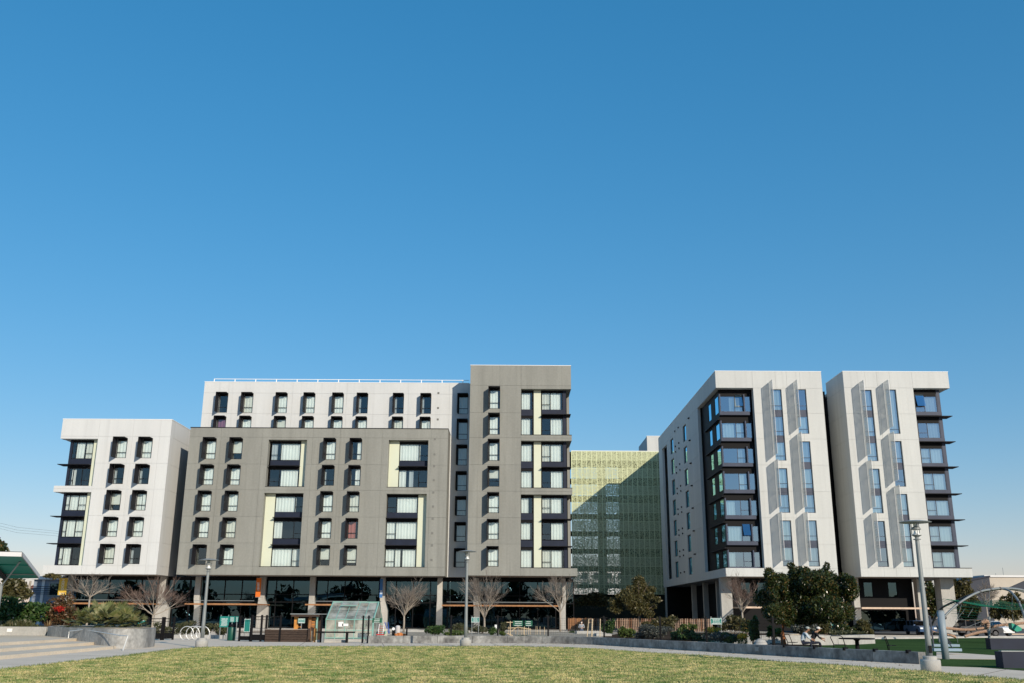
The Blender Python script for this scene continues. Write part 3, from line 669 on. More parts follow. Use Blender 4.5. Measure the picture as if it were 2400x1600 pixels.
obj("gallery_wall", MB().holed(8.5, 26, .3, 28.3, op, YG+1.6, YG+1.9), DKG, gs)
obj("side_wall", MB().box(8.5, 8.8, YG+1.91, YG+9, .3, 28.3), DKG, gs)
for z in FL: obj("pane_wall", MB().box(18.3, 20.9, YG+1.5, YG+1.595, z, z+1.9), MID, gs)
for z in FL + [5.1]:
    for a, b in ((9.9, 14.55), (15.85, 18.1)):
        n = 4 if b-a > 3 else 2
        for k in range(n+1): obj("mullion", MB().box(a+(b-a)*k/n-.04, a+(b-a)*k/n+.04, YG+1.65, YG+1.75, z-.04, z+1.0 if z == 5.1 else z+1.94), DKG, gs)
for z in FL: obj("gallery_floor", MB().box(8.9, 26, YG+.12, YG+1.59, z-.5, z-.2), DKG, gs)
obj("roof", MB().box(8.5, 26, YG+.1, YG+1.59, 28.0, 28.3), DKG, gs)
obj("base_wall", MB().box(4, 36, YG+2.2, YG+2.5, .1, 4.9), BLACK, gs)
obj("coping", MB().box(x0g-.05, x0g+nc*cw+.05, YG-.03, YG+.1, zt+.04, zt+.12), COPING, gs)
ph = thing("stair_tower", "small white rooftop stair box rising above the green screen", "rooftop structure")
obj("tower_wall", MB().holed(23.6, 29, 20, 31.9, [], 165, 165.3), OFFW, ph); obj("side_wall", MB().box(23.6, 23.9, 165.31, 176, 20, 31.9), OFFW, ph)
obj("roof", MB().box(23.91, 29, 165.31, 176, 31.5, 31.8), CONC, ph); obj("coping", MB().box(23.55, 29.05, 164.95, 165.35, 31.905, 31.98), COPING, ph)
# ================================================================== GROUND AND HARD LANDSCAPE
def box_px(x0, x1, yt, yb, Y):
    a = at(x0, (yt+yb)/2, Y)[0]; b = at(x1, (yt+yb)/2, Y)[0]
    return a, b, at((x0+x1)/2, yb, Y)[1], at((x0+x1)/2, yt, Y)[1]
def spline(pts, n=8):
    P_ = [np.array(p, float) for p in pts]; P_ = [2*P_[0]-P_[1]] + P_ + [2*P_[-1]-P_[-2]]; out = []
    for i in range(1, len(P_)-2):
        a, b, c, d = P_[i-1:i+3]
        for k in range(n):
            t = k/n; out.append(.5*(2*b+(c-a)*t+(2*a-5*b+4*c-d)*t*t+(3*b-a-3*c+d)*t**3))
    out.append(P_[-2]); return out
def sheet(name, poly, z, M, th=.3):
    return struct(name, MB().prism(poly, z-th, z), M)
EARTH = mat("street_ground", (.16, .155, .15), .95, var=.25, scale=.12, fine=.1, fscale=4, spec=0)
struct("ground", MB().quad((-1500, -400, -.03), (1500, -400, -.03), (1500, 2500, -.03), (-1500, 2500, -.03)), EARTH)
sheet("path", [(-70, 20), (70, 20), (70, 104.9), (-70, 104.9)], 0, PATH, .02)
LAWNC = mat("lawn_turf", (.52, .45, .20), .95, c2=(.26, .28, .10), scale=.45, fine=.35, fscale=9, spec=0)
edge = spline([(-15.6, 24), (-16.2, 32), (-16.3, 39.5), (-16.6, 46.3), (-16.9, 51), (-16.2, 54.2), (-14.4, 55.7), (-10, 56.9), (-6.2, 57.6), (-2, 58.6), (1, 58.6), (4.4, 55.5), (6.6, 50.6), (9, 46.6), (10.7, 41.7), (12.6, 38.2), (13.9, 34.7), (15.1, 29.7), (16.2, 24)])
lawn_poly = [tuple(p) for p in reversed(edge)]
sheet("lawn", lawn_poly, .02, LAWNC, .1)
wall_line = spline([(-9.1, 64.3), (-6.5, 65.5), (-3.15, 66.6), (1.3, 66.9), (4.9, 64.8), (7.6, 59.2), (10.3, 53.2), (12.45, 48.6), (14.5, 43.9), (16.35, 40.3)], 12)
MULCH = mat("dark_mulch", (.075, .055, .04), .95, var=.4, scale=2, fine=.3, fscale=14, spec=0)
SOIL = mat("garden_gravel", (.48, .43, .35), .95, c2=(.30, .25, .18), scale=.5, fine=.2, fscale=8, spec=0)
bed = [(p[0]+.1, p[1]+.3) for p in wall_line if p[0] < 8.3]
sheet("garden_bed", [(-9.3, 104.9)] + bed + [(12, 61), (19, 75), (26, 90), (26, 104.9)], .33, SOIL, .3)
sheet("mulch_bed", [(6.3, 63.5), (8.1, 60.3), (12, 61.3), (19, 75.2), (25, 89), (14, 95), (9, 84), (6.6, 72)], .338, MULCH, .1)
TURFC = mat("sports_turf", (.055, .10, .035), .95, var=.25, scale=.4, fine=.25, fscale=8, spec=0)
tp = [gr(*p) for p in ((2206, 1560), (2300, 1563), (2420, 1572))]
sheet("turf", [(12.6, 49.6), (16.8, 41), *tp, (46, 60), (62, 95), (45, 93.7), (35.8, 87.3), (31, 84.8), (22, 72), (14, 60), (11.2, 54)], .016, TURFC, .1)
sb_ = [gr(x, y) for x, y in ((2195, 1543), (2250, 1544), (2353, 1545), (2420, 1547), (2420, 1541), (2353, 1537), (2250, 1530), (2195, 1528))]
sheet("turf_path", sb_, .024, PATH, .05)
sheet("kerb", [(30, 85.5), (36, 88), (45, 94.4), (64, 97), (64, 97.6), (45, 95.1), (35.8, 88.6), (29.6, 86.1)], .13, CONC, .2)
STAIN = mat("stained_concrete", (.36, .36, .34), .85, c2=(.045, .045, .045), scale=.9, streak=.8, fine=.25, fscale=5, bump=.2)
# lawn grass: countless short blades
def grass(name, n, region, zfun, h, M, seed):
    g = np.random.default_rng(seed); X0, X1, Y0, Y1 = region
    P_ = np.stack([g.uniform(X0, X1, n), Y0*(Y1/Y0)**g.uniform(0, 1, n)], 1)
    poly = np.array(lawn_poly); inside = np.zeros(n, bool); j = len(poly)-1
    for i in range(len(poly)):
        c = ((poly[i, 1] > P_[:, 1]) != (poly[j, 1] > P_[:, 1])) & (P_[:, 0] < (poly[j, 0]-poly[i, 0])*(P_[:, 1]-poly[i, 1])/(poly[j, 1]-poly[i, 1]+1e-9)+poly[i, 0])
        inside ^= c; j = i
    P_ = P_[inside]; n = len(P_); th = g.uniform(0, 2*pi, n); hh = h*g.uniform(.4, 1.3, n)
    cl = np.sin(P_[:, 0]*2.1+np.sin(P_[:, 1]*.9)*2)*np.sin(P_[:, 1]*.55+P_[:, 0]*.6); hh *= 1+.5*cl
    w = .022+.02*g.uniform(0, 1, n); dx = np.cos(th)*w; dy = np.sin(th)*w; lx = g.normal(0, .03, n); ly = g.normal(0, .03, n); z = np.full(n, .02)
    V = np.stack([np.stack([P_[:, 0]-dx, P_[:, 1]-dy, z], 1), np.stack([P_[:, 0]+dx, P_[:, 1]+dy, z], 1), np.stack([P_[:, 0]+lx, P_[:, 1]+ly, z+hh], 1)], 1).reshape(-1, 3)
    o = bpy.data.objects.new(name, np_mesh(name, V, 3)); o.data.materials.append(M); col.objects.link(o); o["kind"] = "stuff"; return o
GRASS = leafmat("grass_blades", [(.28, .31, .11), (.35, .36, .14), (.42, .40, .18), (.47, .42, .21), (.38, .37, .15)], .35, .6)
def patchy(M, c1, c2, scale):
    "drift between two growth colours in patches over the lawn"
    t = M.node_tree; b = t.nodes["Principled BSDF"]; g = [n for n in t.nodes if n.type == 'NEW_GEOMETRY'][0]; r = [n for n in t.nodes if n.type == 'VALTORGB'][0]
    mp = t.nodes.new("ShaderNodeMapping"); mp.inputs['Scale'].default_value = (scale, scale*.8, 1); n = t.nodes.new("ShaderNodeTexNoise"); n.inputs['Detail'].default_value = 4; n.inputs['Roughness'].default_value = .55
    q = t.nodes.new("ShaderNodeMapRange"); q.inputs[1].default_value = .36; q.inputs[2].default_value = .62; mx = t.nodes.new("ShaderNodeMix"); mx.data_type = 'RGBA'; mx.inputs[6].default_value = (*c1, 1); mx.inputs[7].default_value = (*c2, 1)
    mu = t.nodes.new("ShaderNodeMix"); mu.data_type = 'RGBA'; mu.blend_type = 'MULTIPLY'; mu.inputs[0].default_value = 1
    t.links.new(g.outputs['Position'], mp.inputs[0]); t.links.new(mp.outputs[0], n.inputs['Vector']); t.links.new(n.outputs[0], q.inputs[0]); t.links.new(q.outputs[0], mx.inputs[0])
    t.links.new(r.outputs[0], mu.inputs[6]); t.links.new(mx.outputs[2], mu.inputs[7])
    for l in list(r.outputs[0].links):
        if l.to_node != mu: to = l.to_socket; t.links.new(mu.outputs[2], to)
patchy(GRASS, (.46, .74, .42), (1.78, 1.54, 1.6), .36)
grass("grass", 330000, (-17.2, 16.3, 25.5, 59), None, .05, GRASS, 3)
TUFT = leafmat("tuft_blades", [(.09, .15, .04), (.15, .21, .06), (.24, .27, .09), (.36, .33, .15)], .35, .6)
def tufts(name, M, seed):
    "darker clumps inside the lawn and a ragged fringe along its edge"
    g = np.random.default_rng(seed); poly = np.array(lawn_poly); C = []
    for k in range(620):
        y = 26*(58/26)**g.uniform(); x = g.uniform(-16.5, 15); ins = min(edge, key=lambda e: abs(e[1]-y)+(50 if (e[0] < 0) != (x < 0) else 0))[0]; y = min(y, 54.)
        if abs(x) < abs(ins)-.6: C.append((x, y, g.uniform(.06, .30), int(g.uniform(14, 60)), .085))
    for a, b in zip(poly, np.roll(poly, -1, 0)):
        n = int(np.linalg.norm(b-a)*9)
        for k in range(n): p = a+(b-a)*(k+g.uniform())/max(n, 1); C.append((p[0]+g.normal(0, .05), p[1]+g.normal(0, .05), .07, 9, .10))
    V = []
    for x, y, r, n, h in C:
        px_ = x+g.normal(0, r, n)*1.6; py_ = y+g.normal(0, r, n); th = g.uniform(0, 2*pi, n); w = .018; hh = h*g.uniform(.5, 1.3, n); dx, dy = np.cos(th)*w, np.sin(th)*w; z = np.full(n, .0)
        V.append(np.stack([np.stack([px_-dx, py_-dy, z], 1), np.stack([px_+dx, py_+dy, z], 1), np.stack([px_+g.normal(0, .04, n), py_+g.normal(0, .04, n), hh], 1)], 1).reshape(-1, 3))
    V = np.concatenate(V); o = bpy.data.objects.new(name, np_mesh(name, V, 3)); o.data.materials.append(M); col.objects.link(o); o["kind"] = "stuff"
tufts("grass_tufts", TUFT, 8)
JNT = mat("path_joint", (.20, .17, .14), .95, spec=0)
for k in range(1, 22):
    a = wall_line[min(len(wall_line)-1, int(k*len(wall_line)/22))]; b = min(edge, key=lambda e: np.linalg.norm(e-a)); d = (b-a)/np.linalg.norm(b-a); n = np.array([-d[1], d[0]])*.018
    struct("path_joint", MB().quad((*(a-n), .004), (*(a+n), .004), (*(b+n), .004), (*(b-n), .004)), JNT)
for p, q in (((-15.7, 36), (-30, 36)), ((-16.4, 44), (-20.2, 44)), ((-16.6, 50.5), (-20, 51.2)), ((-12, 56.4), (-13.5, 66)), ((-8.8, 57.2), (-9.3, 64)), ((15.2, 29.2), (30, 33)), ((14.6, 32), (19, 38))):
    a, b = np.array(p), np.array(q); d = (b-a)/np.linalg.norm(b-a); n = np.array([-d[1], d[0]])*.018
    struct("path_joint", MB().quad((*(a-n), .004), (*(a+n), .004), (*(b+n), .004), (*(b-n), .004)), JNT)

def ribbon(root, line, w, z0, z1, M, seg=2.4, name="wall_segment", gap=.012):
    "wall along a line, cast in lengths with open joints"
    L = [0]
    for a, b in zip(line, line[1:]): L.append(L[-1]+float(np.linalg.norm(np.array(b)-np.array(a))))
    n = max(1, round(L[-1]/seg)); P_ = np.array([tuple(p)[:2] for p in line])
    def pt(s): return np.array([np.interp(s, L, P_[:, 0]), np.interp(s, L, P_[:, 1])])
    for i in range(n):
        ss = np.linspace(L[-1]*i/n+(gap if i else 0), L[-1]*(i+1)/n-(gap if i < n-1 else 0), 5); f = []; b = []
        for s in ss:
            t = pt(min(s+.05, L[-1]))-pt(max(s-.05, 0)); t /= np.linalg.norm(t); nn = np.array([-t[1], t[0]])
            f.append(tuple(pt(s))); b.append(tuple(pt(s)+nn*w))
        obj(name, MB().prism(f+b[::-1], z0, z1), M, root)
    return pt, L[-1]
sw = thing("seat_wall", "low stained concrete wall curving between the lawn path and the garden", "wall")
wpt, wlen = ribbon(sw, wall_line, .42, -.05, .46, STAIN)
def wall_at(px):
    "arc length where the wall crosses a photograph column"
    best = min(np.linspace(0, wlen, 400), key=lambda s: abs((at(px, 1495, float(wpt(s)[1]))[0]) - wpt(s)[0])); return best
for i, px in enumerate((1838, 1908, 1976, 2048, 2123)):
    s = wall_at(px); p = wpt(s); q = wpt(s+.1)-wpt(s-.1); t = q/np.linalg.norm(q); nn = np.array([-t[1], t[0]])
    a, b = p-nn*.03-t*.07, p+nn*.2+t*.07
    obj("skate_stop", MB().prism([tuple(p-nn*.04-t*.06), tuple(p-nn*.04+t*.06), tuple(p+nn*.2+t*.03), tuple(p+nn*.2-t*.03)], .40, .53), BLACK, sw)
for px in (1775, 2130):
    pass
s = wall_at(1774); p = wpt(s); t = wpt(s+.1)-wpt(s-.1); t /= np.linalg.norm(t); nn = np.array([-t[1], t[0]])
obj("light_fitting", MB().prism([tuple(p-nn*.04-t*.14), tuple(p-nn*.04+t*.14), tuple(p+nn*.01+t*.14), tuple(p+nn*.01-t*.14)], .16, .36), STEEL, sw)
# curved white wall by the turf
cw_ = thing("seat_wall", "low white concrete wall curving behind the black round table", "wall")
ribbon(cw_, spline([(13.6, 66), (16.6, 65.0), (19.6, 65.3), (22.7, 67.2), (25.7, 70.6)]), .5, 0, .62, CONC, 3.2)

# left: planter, steps, low wall
pl = thing("planter", "tall curved concrete planter full of fan palms beside the steps", "planter")
pline = spline([(-29.0, 63.5), (-28.0, 60.6), (-25.6, 57.6), (-23.4, 55), (-21.6, 53.0), (-20.5, 52.3), (-19.85, 52.7), (-19.6, 54.2), (-20.2, 57), (-22.5, 61), (-26, 65)], 6)
obj("planter_wall", MB().prism([tuple(p) for p in pline], -.05, .98), mat("planter_concrete", (.46, .45, .42), .85, c2=(.17, .17, .165), scale=.9, streak=.5, fine=.2, fscale=6), pl, False)
obj("soil", MB().prism([tuple(np.array((-24, 58.5))+(p-np.array((-24, 58.5)))*.9) for p in pline], .985, 1.02), SOIL, pl)
STEPM = mat("step_concrete", (.68, .585, .46), .9, var=.12, scale=.6, fine=.06, fscale=12, spec=0)
for i, (xr, y1) in enumerate(((-20.4, 52.2), (-22.2, 55.5), (-24.1, 58.6))):
    sheet("step", [(-60, 26), (xr+.4, 26), (xr+.2, 40), (xr, 48), (xr-.1, y1), (xr-6, y1+8), (-60, 64)], .14*(i+1), STEPM, .139 if i else .14)
lw = thing("low_wall", "pale concrete low wall at the left edge with a square light fitting", "wall")
ribbon(lw, [(-44, 62.6), (-36, 62.4), (-28.9, 62.3)], .4, .3, .93, CONC, 3.0)
obj("light_fitting", MB().box(at(20, 1490, 62.3)[0]-.16, at(20, 1490, 62.3)[0]+.16, 62.31, 62.36, .62, .82), COPING, lw)
hr = thing("handrail", "thin grey steel handrail leaning along the planter wall", "handrail")
a = at(300, 1489, 49.9); b_ = at(162, 1478, 56.2); c_ = at(197, 1475, 55.2); d_ = at(282, 1488, 50.6)
obj("rail", MB().tube([(b_[0], 56.2, .42), (b_[0]-.0, 56.2, b_[1]), (c_[0], 55.2, c_[1]+.02), (d_[0], 50.6, d_[1]), (a[0], 49.9, a[1]), (a[0]-.1, 49.7, 0)], .026, 8), RAILM, hr)

# ------------------------------------------------------------------ street lamps
LAMPGL = mat("lamp_globe", (.82, .83, .80), .3)
def lamp(x, y, h, label):
    t = thing("street_lamp", label, "street lamp", None, (x, y, 0))
    obj("base", MB().lathe([(.33, -.05), (.335, .36), (.32, .4)], sides=28), CONC, t, True)
    obj("collar", MB().lathe([(.235, .4), (.235, .50), (.2, .52)], sides=24), CONC, t)
    obj("pole", MB().lathe([(.105, .52), (.098, 1.2), (.07, h-.66), (.07, h-.62)], sides=16), STEEL, t, True)
    hd = obj("lamp_head", MB().lathe([(.13, h-.655), (.13, h-.63), (.06, h-.61), (.07, h-.56), (.17, h-.5), (.17, h-.485)], sides=20), STEEL, t)
    obj("reflector", MB().lathe([(.155, h-.483), (.10, h-.44), (.075, h-.36), (.09, h-.33)], sides=20), LAMPGL, hd, True)
    obj("louvre", MB().lathe([(.16, h-.30), (.175, h-.29), (.14, h-.22), (.08, h-.19)], sides=20), STEEL, hd, True)
    obj("globe", MB().lathe([(.075, h-.188), (.085, h-.13), (.08, h-.06)], sides=16), LAMPGL, hd, True)
    for k in range(3):
        an = k*2*pi/3+.4; obj("strut", MB().tube([(.155*cos(an), .155*sin(an), h-.49), (.15*cos(an), .15*sin(an), h-.045)], .012, 6), STEEL, hd)
    obj("shade", MB().lathe([(.52, h-.055), (.55, h-.045), (.552, h-.035), (.5, h-.018), (.25, h+.025), (.02, h+.045)], sides=40), STEEL, t, True)
    return t
lamp(-16.75, 54.5, 4.68, "grey street lamp with a flat disc shade beside the bike rack at the left")
lamp(-2.62, 58.9, 5.5, "grey street lamp with a flat disc shade in front of the tallest grey block")
rl_ = lamp(14.55, 34.9, 5.13, "largest grey street lamp, at the right end of the seat wall")
obj("hatch", MB().box(-.05, .05, -.135, -.09, .62, .86), BLACK, rl_)

# ------------------------------------------------------------------ fences and gates
fe = thing("wire_fence", "black post and wire fence along the garden side of the seat wall", "fence")
fp = []
for px in (960, 1061, 1167, 1277, 1397, 1527, 1634, 1790):
    s = wall_at(px); p = wpt(s); t = wpt(s+.1)-wpt(s-.1); t /= np.linalg.norm(t); q = p+np.array([-t[1], t[0]])*.62; fp.append(q)
    obj("post", MB().box(q[0]-.05, q[0]+.05, q[1]-.05, q[1]+.05, .2, 1.0 if px == 960 else 1.78), BLACK, fe)
    if px != 960: obj("post_bracket", MB().box(q[0]-.22, q[0]+.22, q[1]-.012, q[1]+.012, 1.66, 1.70), BLACK, fe)
mb = MB()
for a, b in list(zip(fp, fp[1:]))[1:]:
    for k in range(8): mb.tube([(a[0], a[1], .55+k*.15), (b[0], b[1], .55+k*.15)], .004, 3, False)
    n = int(np.linalg.norm(b-a)/.15)
    for k in range(n): q = a+(b-a)*k/n; mb.tube([(q[0], q[1], .5), (q[0], q[1], 1.68)], .003, 3, False)
o = obj("wire", mb, BLACK, fe); o["kind"] = "stuff"
def gate(px0, px1, yb, yt, Y0, Y1, label, solid=.32, n=7, posts=(0, 1)):
    t = thing("metal_gate", label, "gate")
    xa, xb = at(px0, yb, Y0)[0], at(px1, yb, Y1)[0]; zt = at(px0, yt, Y0)[1]
    def P2(f): return (xa+(xb-xa)*f, Y0+(Y1-Y0)*f)
    for f in posts:
        x, y = P2(f); obj("post", MB().box(x-.06, x+.06, y-.06, y+.06, 0, zt+.04), BLACK, t)
    (ax, ay), (bx, by) = P2(.02), P2(.98)
    for z, h in ((zt-.1, .05), (zt-.28, .03), (.08, .06), (.55, .04)): obj("rail", MB().prism([(ax, ay-.02), (bx, by-.02), (bx, by+.02), (ax, ay+.02)], z, z+h), BLACK, t)
    obj("kick_plate", MB().prism([(ax, ay-.01), (bx, by-.01), (bx, by+.01), (ax, ay+.01)], .141, .141+solid), BLACK, t)
    mb = MB()
    for k in range(int(abs(bx-ax)/.11)):
        x, y = P2((k+.5)/int(abs(bx-ax)/.11)); mb.tube([(x, y, .5), (x, y, zt-.1)], .006, 4, False)
    o = obj("wire", mb, BLACK, t); o["kind"] = "stuff"; return t
gate(343, 404, 1500, 1446, 67.5, 70.5, "black metal gate between the curved planter and the bike rack", posts=(0, .55, .62, 1))
gate(588, 655, 1502, 1441, 67.0, 66.7, "black metal gate standing open beside the dark timber planter box", posts=(0, .33, .5, 1))
gate(560, 586, 1501, 1444, 67.6, 67.2, "narrow black metal gate leaf in front of the tall teal board", .2)
for px, Y, lab in ((751, 65.6, "black fence post standing in front of the greenhouse's left corner"), (849, 64.8, "left of two black posts in front of the greenhouse's right end"), (862, 64.4, "right of two black posts at the left end of the seat wall")):
    x = at(px, 1505, Y)[0]; zt = at(px, 1441, Y)[1]
    t = thing("fence_post", lab, "post", "black posts by the greenhouse")
    obj("post", MB().box(x-.05, x+.05, Y-.05, Y+.05, 0, zt), BLACK, t)
    obj("bracket", MB().box(x-.14, x+.14, Y-.014, Y+.014, zt-.12, zt-.08).box(x-.14, x+.14, Y-.014, Y+.014, .6, .64), BLACK, t)

# timber slat fence behind the garden
sf = thing("slat_fence", "brown timber slat fence behind the garden below the green screen", "fence")
SL = [TIMBER, mat("weathered_slat", (.40, .27, .19), .8, var=.3, scale=3), mat("dark_slat", (.20, .10, .055), .8, var=.3, scale=3)]
YS = 97.5; zt = at(1400, 1447.5, YS)[1]; xa, xb = at(1331, 1460, YS)[0], at(1672, 1460, YS)[0]
nsl = int((xb-xa)/.17)
for i in range(nsl):
    x = xa+(xb-xa)*i/nsl; px = 1331+341*i/nsl
    w = .13 if px < 1384 else .085
    if 1408 < px < 1446 and i % 3: continue
    obj("slat", MB().box(x, x+w, YS+RNG.uniform(-.01, .01), YS+.04, .3, zt+RNG.uniform(-.02, .02)), SL[0 if px < 1384 and i % 4 else RNG.choice((1, 1, 2))], sf)
for z in (.6, 1.3): obj("rail", MB().box(xa, xb, YS+.055, YS+.1, z, z+.08), SL[2], sf)

# ------------------------------------------------------------------ signs
TEAL = mat("teal_paint", (.012, .20, .17), .5); DGREEN = mat("dark_green_paint", (.006, .10, .055), .5); LETTER = mat("white_lettering", (.78, .80, .78), .6)
def sign(px0, px1, yt, yb, Y, label, M=TEAL, lines=3, border=True, posts=1, zg=.3, cat="sign"):
    x0, x1, z0, z1 = box_px(px0, px1, yt, yb, Y); t = thing("sign", label, cat)
    obj("board", MB().box(x0, x1, Y-.015, Y+.015, z0, z1), M, t)
    h = z1-z0; w = x1-x0; mb = MB()
    if border:
        e = .035*min(1, h/.5)+.008
        mb.box(x0+.01, x1-.01, Y-.019, Y-.0155, z0+.01, z0+.01+e*.6).box(x0+.01, x1-.01, Y-.019, Y-.0155, z1-.01-e*.6, z1-.01)
        mb.box(x0+.01, x0+.01+e*.6, Y-.019, Y-.0155, z0+.012+e*.6, z1-.012-e*.6).box(x1-.01-e*.6, x1-.01, Y-.019, Y-.0155, z0+.012+e*.6, z1-.012-e*.6)
    for k in range(lines):
        zc = z1-h*(.2+.66*k/max(1, lines-1)) if lines > 1 else (z0+z1)/2; lh = h*.32/max(lines, 2); x = x0+w*RNG.uniform(.12, .24); xe = x1-w*RNG.uniform(.12, .24)
        while x < xe:
            lw_ = w*RNG.uniform(.05, .13); mb.box(x, min(x+lw_, xe), Y-.0195, Y-.0155, zc-lh/2, zc+lh/2); x += lw_+w*.025
    if mb.v: obj("lettering", mb, LETTER, t)["kind"] = "stuff"
    for k in range(posts):
        x = (x0+x1)/2 if posts == 1 else x0+.06+(x1-x0-.12)*k
        obj("post", MB().box(x-.025, x+.025, Y+.0155, Y+.06, zg, z1 if posts == 1 else z1+.1), STEEL, t)
    return t
sign(515, 536.5, 1443, 1468.5, 72, "large teal notice board with many lines of white text behind the left hedge", lines=9, border=False, posts=2, zg=0)
sign(538, 551, 1443, 1456.5, 72, "small teal notice with a pale grid of text beside the large notice board", lines=6, border=False, zg=0)
sign(552.5, 558.5, 1443, 1456, 72, "narrow teal notice strip at the right end of the notice boards", lines=5, border=False, zg=0)
sign(572, 587, 1449, 1480, 74, "tall plain teal board with pale top and bottom edges behind the gate", lines=0, posts=2, zg=0)
sign(324, 340, 1451, 1461, 70, "small green sign half hidden behind the fan palms", TEAL, 2, False, zg=0)
sign(698.5, 715, 1448, 1459, 66.9, "teal sign with white border under the kiosk roof", lines=3)
sign(873, 895, 1447, 1458, 66.4, "dark green sign with white text in front of the greenhouse gable", DGREEN, 3, False)
sign(1104.5, 1123.5, 1445, 1457.5, 78, "teal sign with white border just right of the central lamp pole", lines=4, posts=2)
sign(1202, 1226, 1453, 1466, 76, "left and wider of the two dark green signs above the branch trellis", DGREEN, 3, False)
sign(1230, 1248, 1453, 1466, 76, "right and narrower of the two dark green signs above the branch trellis", DGREEN, 3, False)
sign(1665, 1692, 1447, 1462, 70, "teal sign with white border above the yellow flowers", lines=4, posts=2)
sign(1938, 1952.5, 1452, 1473, 76, "teal board with lines of text behind the magnolia's right edge", lines=7, border=False)
sign(1954, 1967, 1455.5, 1461.5, 76, "small dark green direction sign beside the teal board under the magnolia", DGREEN, 1, False, 1)
sign(1159.5, 1164.5, 1462.5, 1471, 77, "small white sign with a dark letter among the garden plants", COPING, 0, False)
def text_mesh(s, size, M, name, parent, mtx):
    c = bpy.data.curves.new("lettering", 'FONT'); c.body = s; c.size = size; c.align_x = 'CENTER'; c.align_y = 'CENTER'; c.extrude = .004; c.resolution_u = 2
    o = bpy.data.objects.new("lettering", c); col.objects.link(o); bpy.context.view_layer.update()
    me = bpy.data.meshes.new_from_object(o.evaluated_get(bpy.context.evaluated_depsgraph_get())); bpy.data.objects.remove(o)
    me.transform(mtx); me.materials.append(M); r = bpy.data.objects.new(name, me); col.objects.link(r); r.parent = parent; return r
def banner(px0, px1, yt, yb, Y, M, label, texts):
    x0, x1, z0, z1 = box_px(px0, px1, yt, yb, Y); t = thing("banner", label, "banner")
    obj("cloth", MB().box(x0, x1, Y-.01, Y+.01, z0, z1), M, t)
    for z in (z0-.03, z1+.01): obj("arm", MB().box(x0, x1+.25, Y-.02, Y+.02, z-.02, z+.02), STEEL, t)
    for s, size, fz, rot in texts:
        mtx = Matrix.Translation(((x0+x1)/2, Y-.012, z0+(z1-z0)*fz)) @ Matrix.Rotation(pi/2, 4, 'X') @ Matrix.Rotation(rot, 4, 'Z')
        text_mesh(s, size, LETTER, "lettering", t, mtx)
    return t
YEL = mat("yellow_cloth", (.62, .40, .05), .8); ORA = mat("orange_cloth", (.68, .16, .02), .8); BLU = mat("blue_cloth", (.05, .17, .42), .8)
banner(137.5, 157, 1353, 1393, 108.6, YEL, "yellow banner with white upright letters on the left column", [("OOEH", .42, .6, pi/2), ("Sure", .36, .1, 0)])
banner(600, 611.5, 1353, 1397.5, 108.6, ORA, "orange banner with white script on the column above the gates", [])
banner(890, 897, 1355, 1399, 108.6, BLU, "narrow blue banner with white letters above the greenhouse ridge", [])
for nm, px, yc, n in (("orange", 605.5, 1374, 6), ("blue", 893.5, 1388, 3)):
    t = [o for o in bpy.data.objects if o.get("label", "").startswith((nm, "narrow "+nm))][0]; mb = MB()
    for k in range(n):
        x, z = at(px, yc-3*n/2+3.2*k, 108.6); mb.box(x-.14+.03*(k % 2), x+.12, 108.583, 108.589, z-.035, z+.035)
    obj("lettering", mb, LETTER, t)["kind"] = "stuff"
pixz = at(0, 1398, 106.2)[1]
# ================================================================== GARDEN OBJECTS
GHF = mat("green_aluminium", (.22, .42, .36), .5); GHP = bpy.data.materials.new("dusty_glazing"); GHP.use_nodes = True
t_ = GHP.node_tree; b_1 = t_.nodes["Principled BSDF"]; b_1.inputs['Base Color'].default_value = (.50, .50, .43, 1); b_1.inputs['Roughness'].default_value = .35
tr_ = t_.nodes.new("ShaderNodeBsdfTransparent"); tr_.inputs[0].default_value = (.85, .92, .88, 1); mx_ = t_.nodes.new("ShaderNodeMixShader"); g_ = t_.nodes.new("ShaderNodeNewGeometry")
n_ = t_.nodes.new("ShaderNodeTexNoise"); n_.inputs['Scale'].default_value = 1.6; n_.inputs['Detail'].default_value = 5; mr_ = t_.nodes.new("ShaderNodeMapRange")
mr_.inputs[1].default_value = .35; mr_.inputs[2].default_value = .65; mr_.inputs[3].default_value = .3; mr_.inputs[4].default_value = .85
t_.links.new(g_.outputs['Position'], n_.inputs['Vector']); t_.links.new(n_.outputs[0], mr_.inputs[0]); t_.links.new(mr_.outputs[0], mx_.inputs[0])
t_.links.new(tr_.outputs[0], mx_.inputs[1]); t_.links.new(b_1.outputs[0], mx_.inputs[2]); t_.links.new(mx_.outputs[0], t_.nodes["Material Output"].inputs[0])
gh = thing("greenhouse", "small greenhouse with pale green frame and dusty glass beside the seat wall's left end", "greenhouse")
Y0, Y1, Y2 = 68.6, 71.0, 73.4
xa, xb = at(763, 1475, Y0)[0], at(874, 1475, Y0)[0]; ze = at(820, 1450, Y0)[1]; zr = at(835, 1410, Y1)[1]
obj("plinth", MB().box(xa-.1, xb+.1, Y0-.12, Y2+.1, 0, .16), CONC, gh)
N = 5; xs = [xa+(xb-xa)*i/N for i in range(N+1)]
f = MB()
for x in xs:
    f.box(x-.025, x+.025, Y0-.025, Y0+.025, .16, ze); f.tube([(x, Y0, ze), (x, Y1, zr)], .028, 4); f.tube([(x, Y1, zr), (x, Y2, ze)], .028, 4); f.box(x-.025, x+.025, Y2-.025, Y2+.025, .16, ze)
for z in (.2, ze-.04): f.box(xa, xb, Y0-.03, Y0+.02, z, z+.06)
f.box(xa, xb, Y0-.02, Y0+.02, .72, .76); f.box(xa-.05, xb+.05, Y1-.03, Y1+.03, zr-.02, zr+.05)
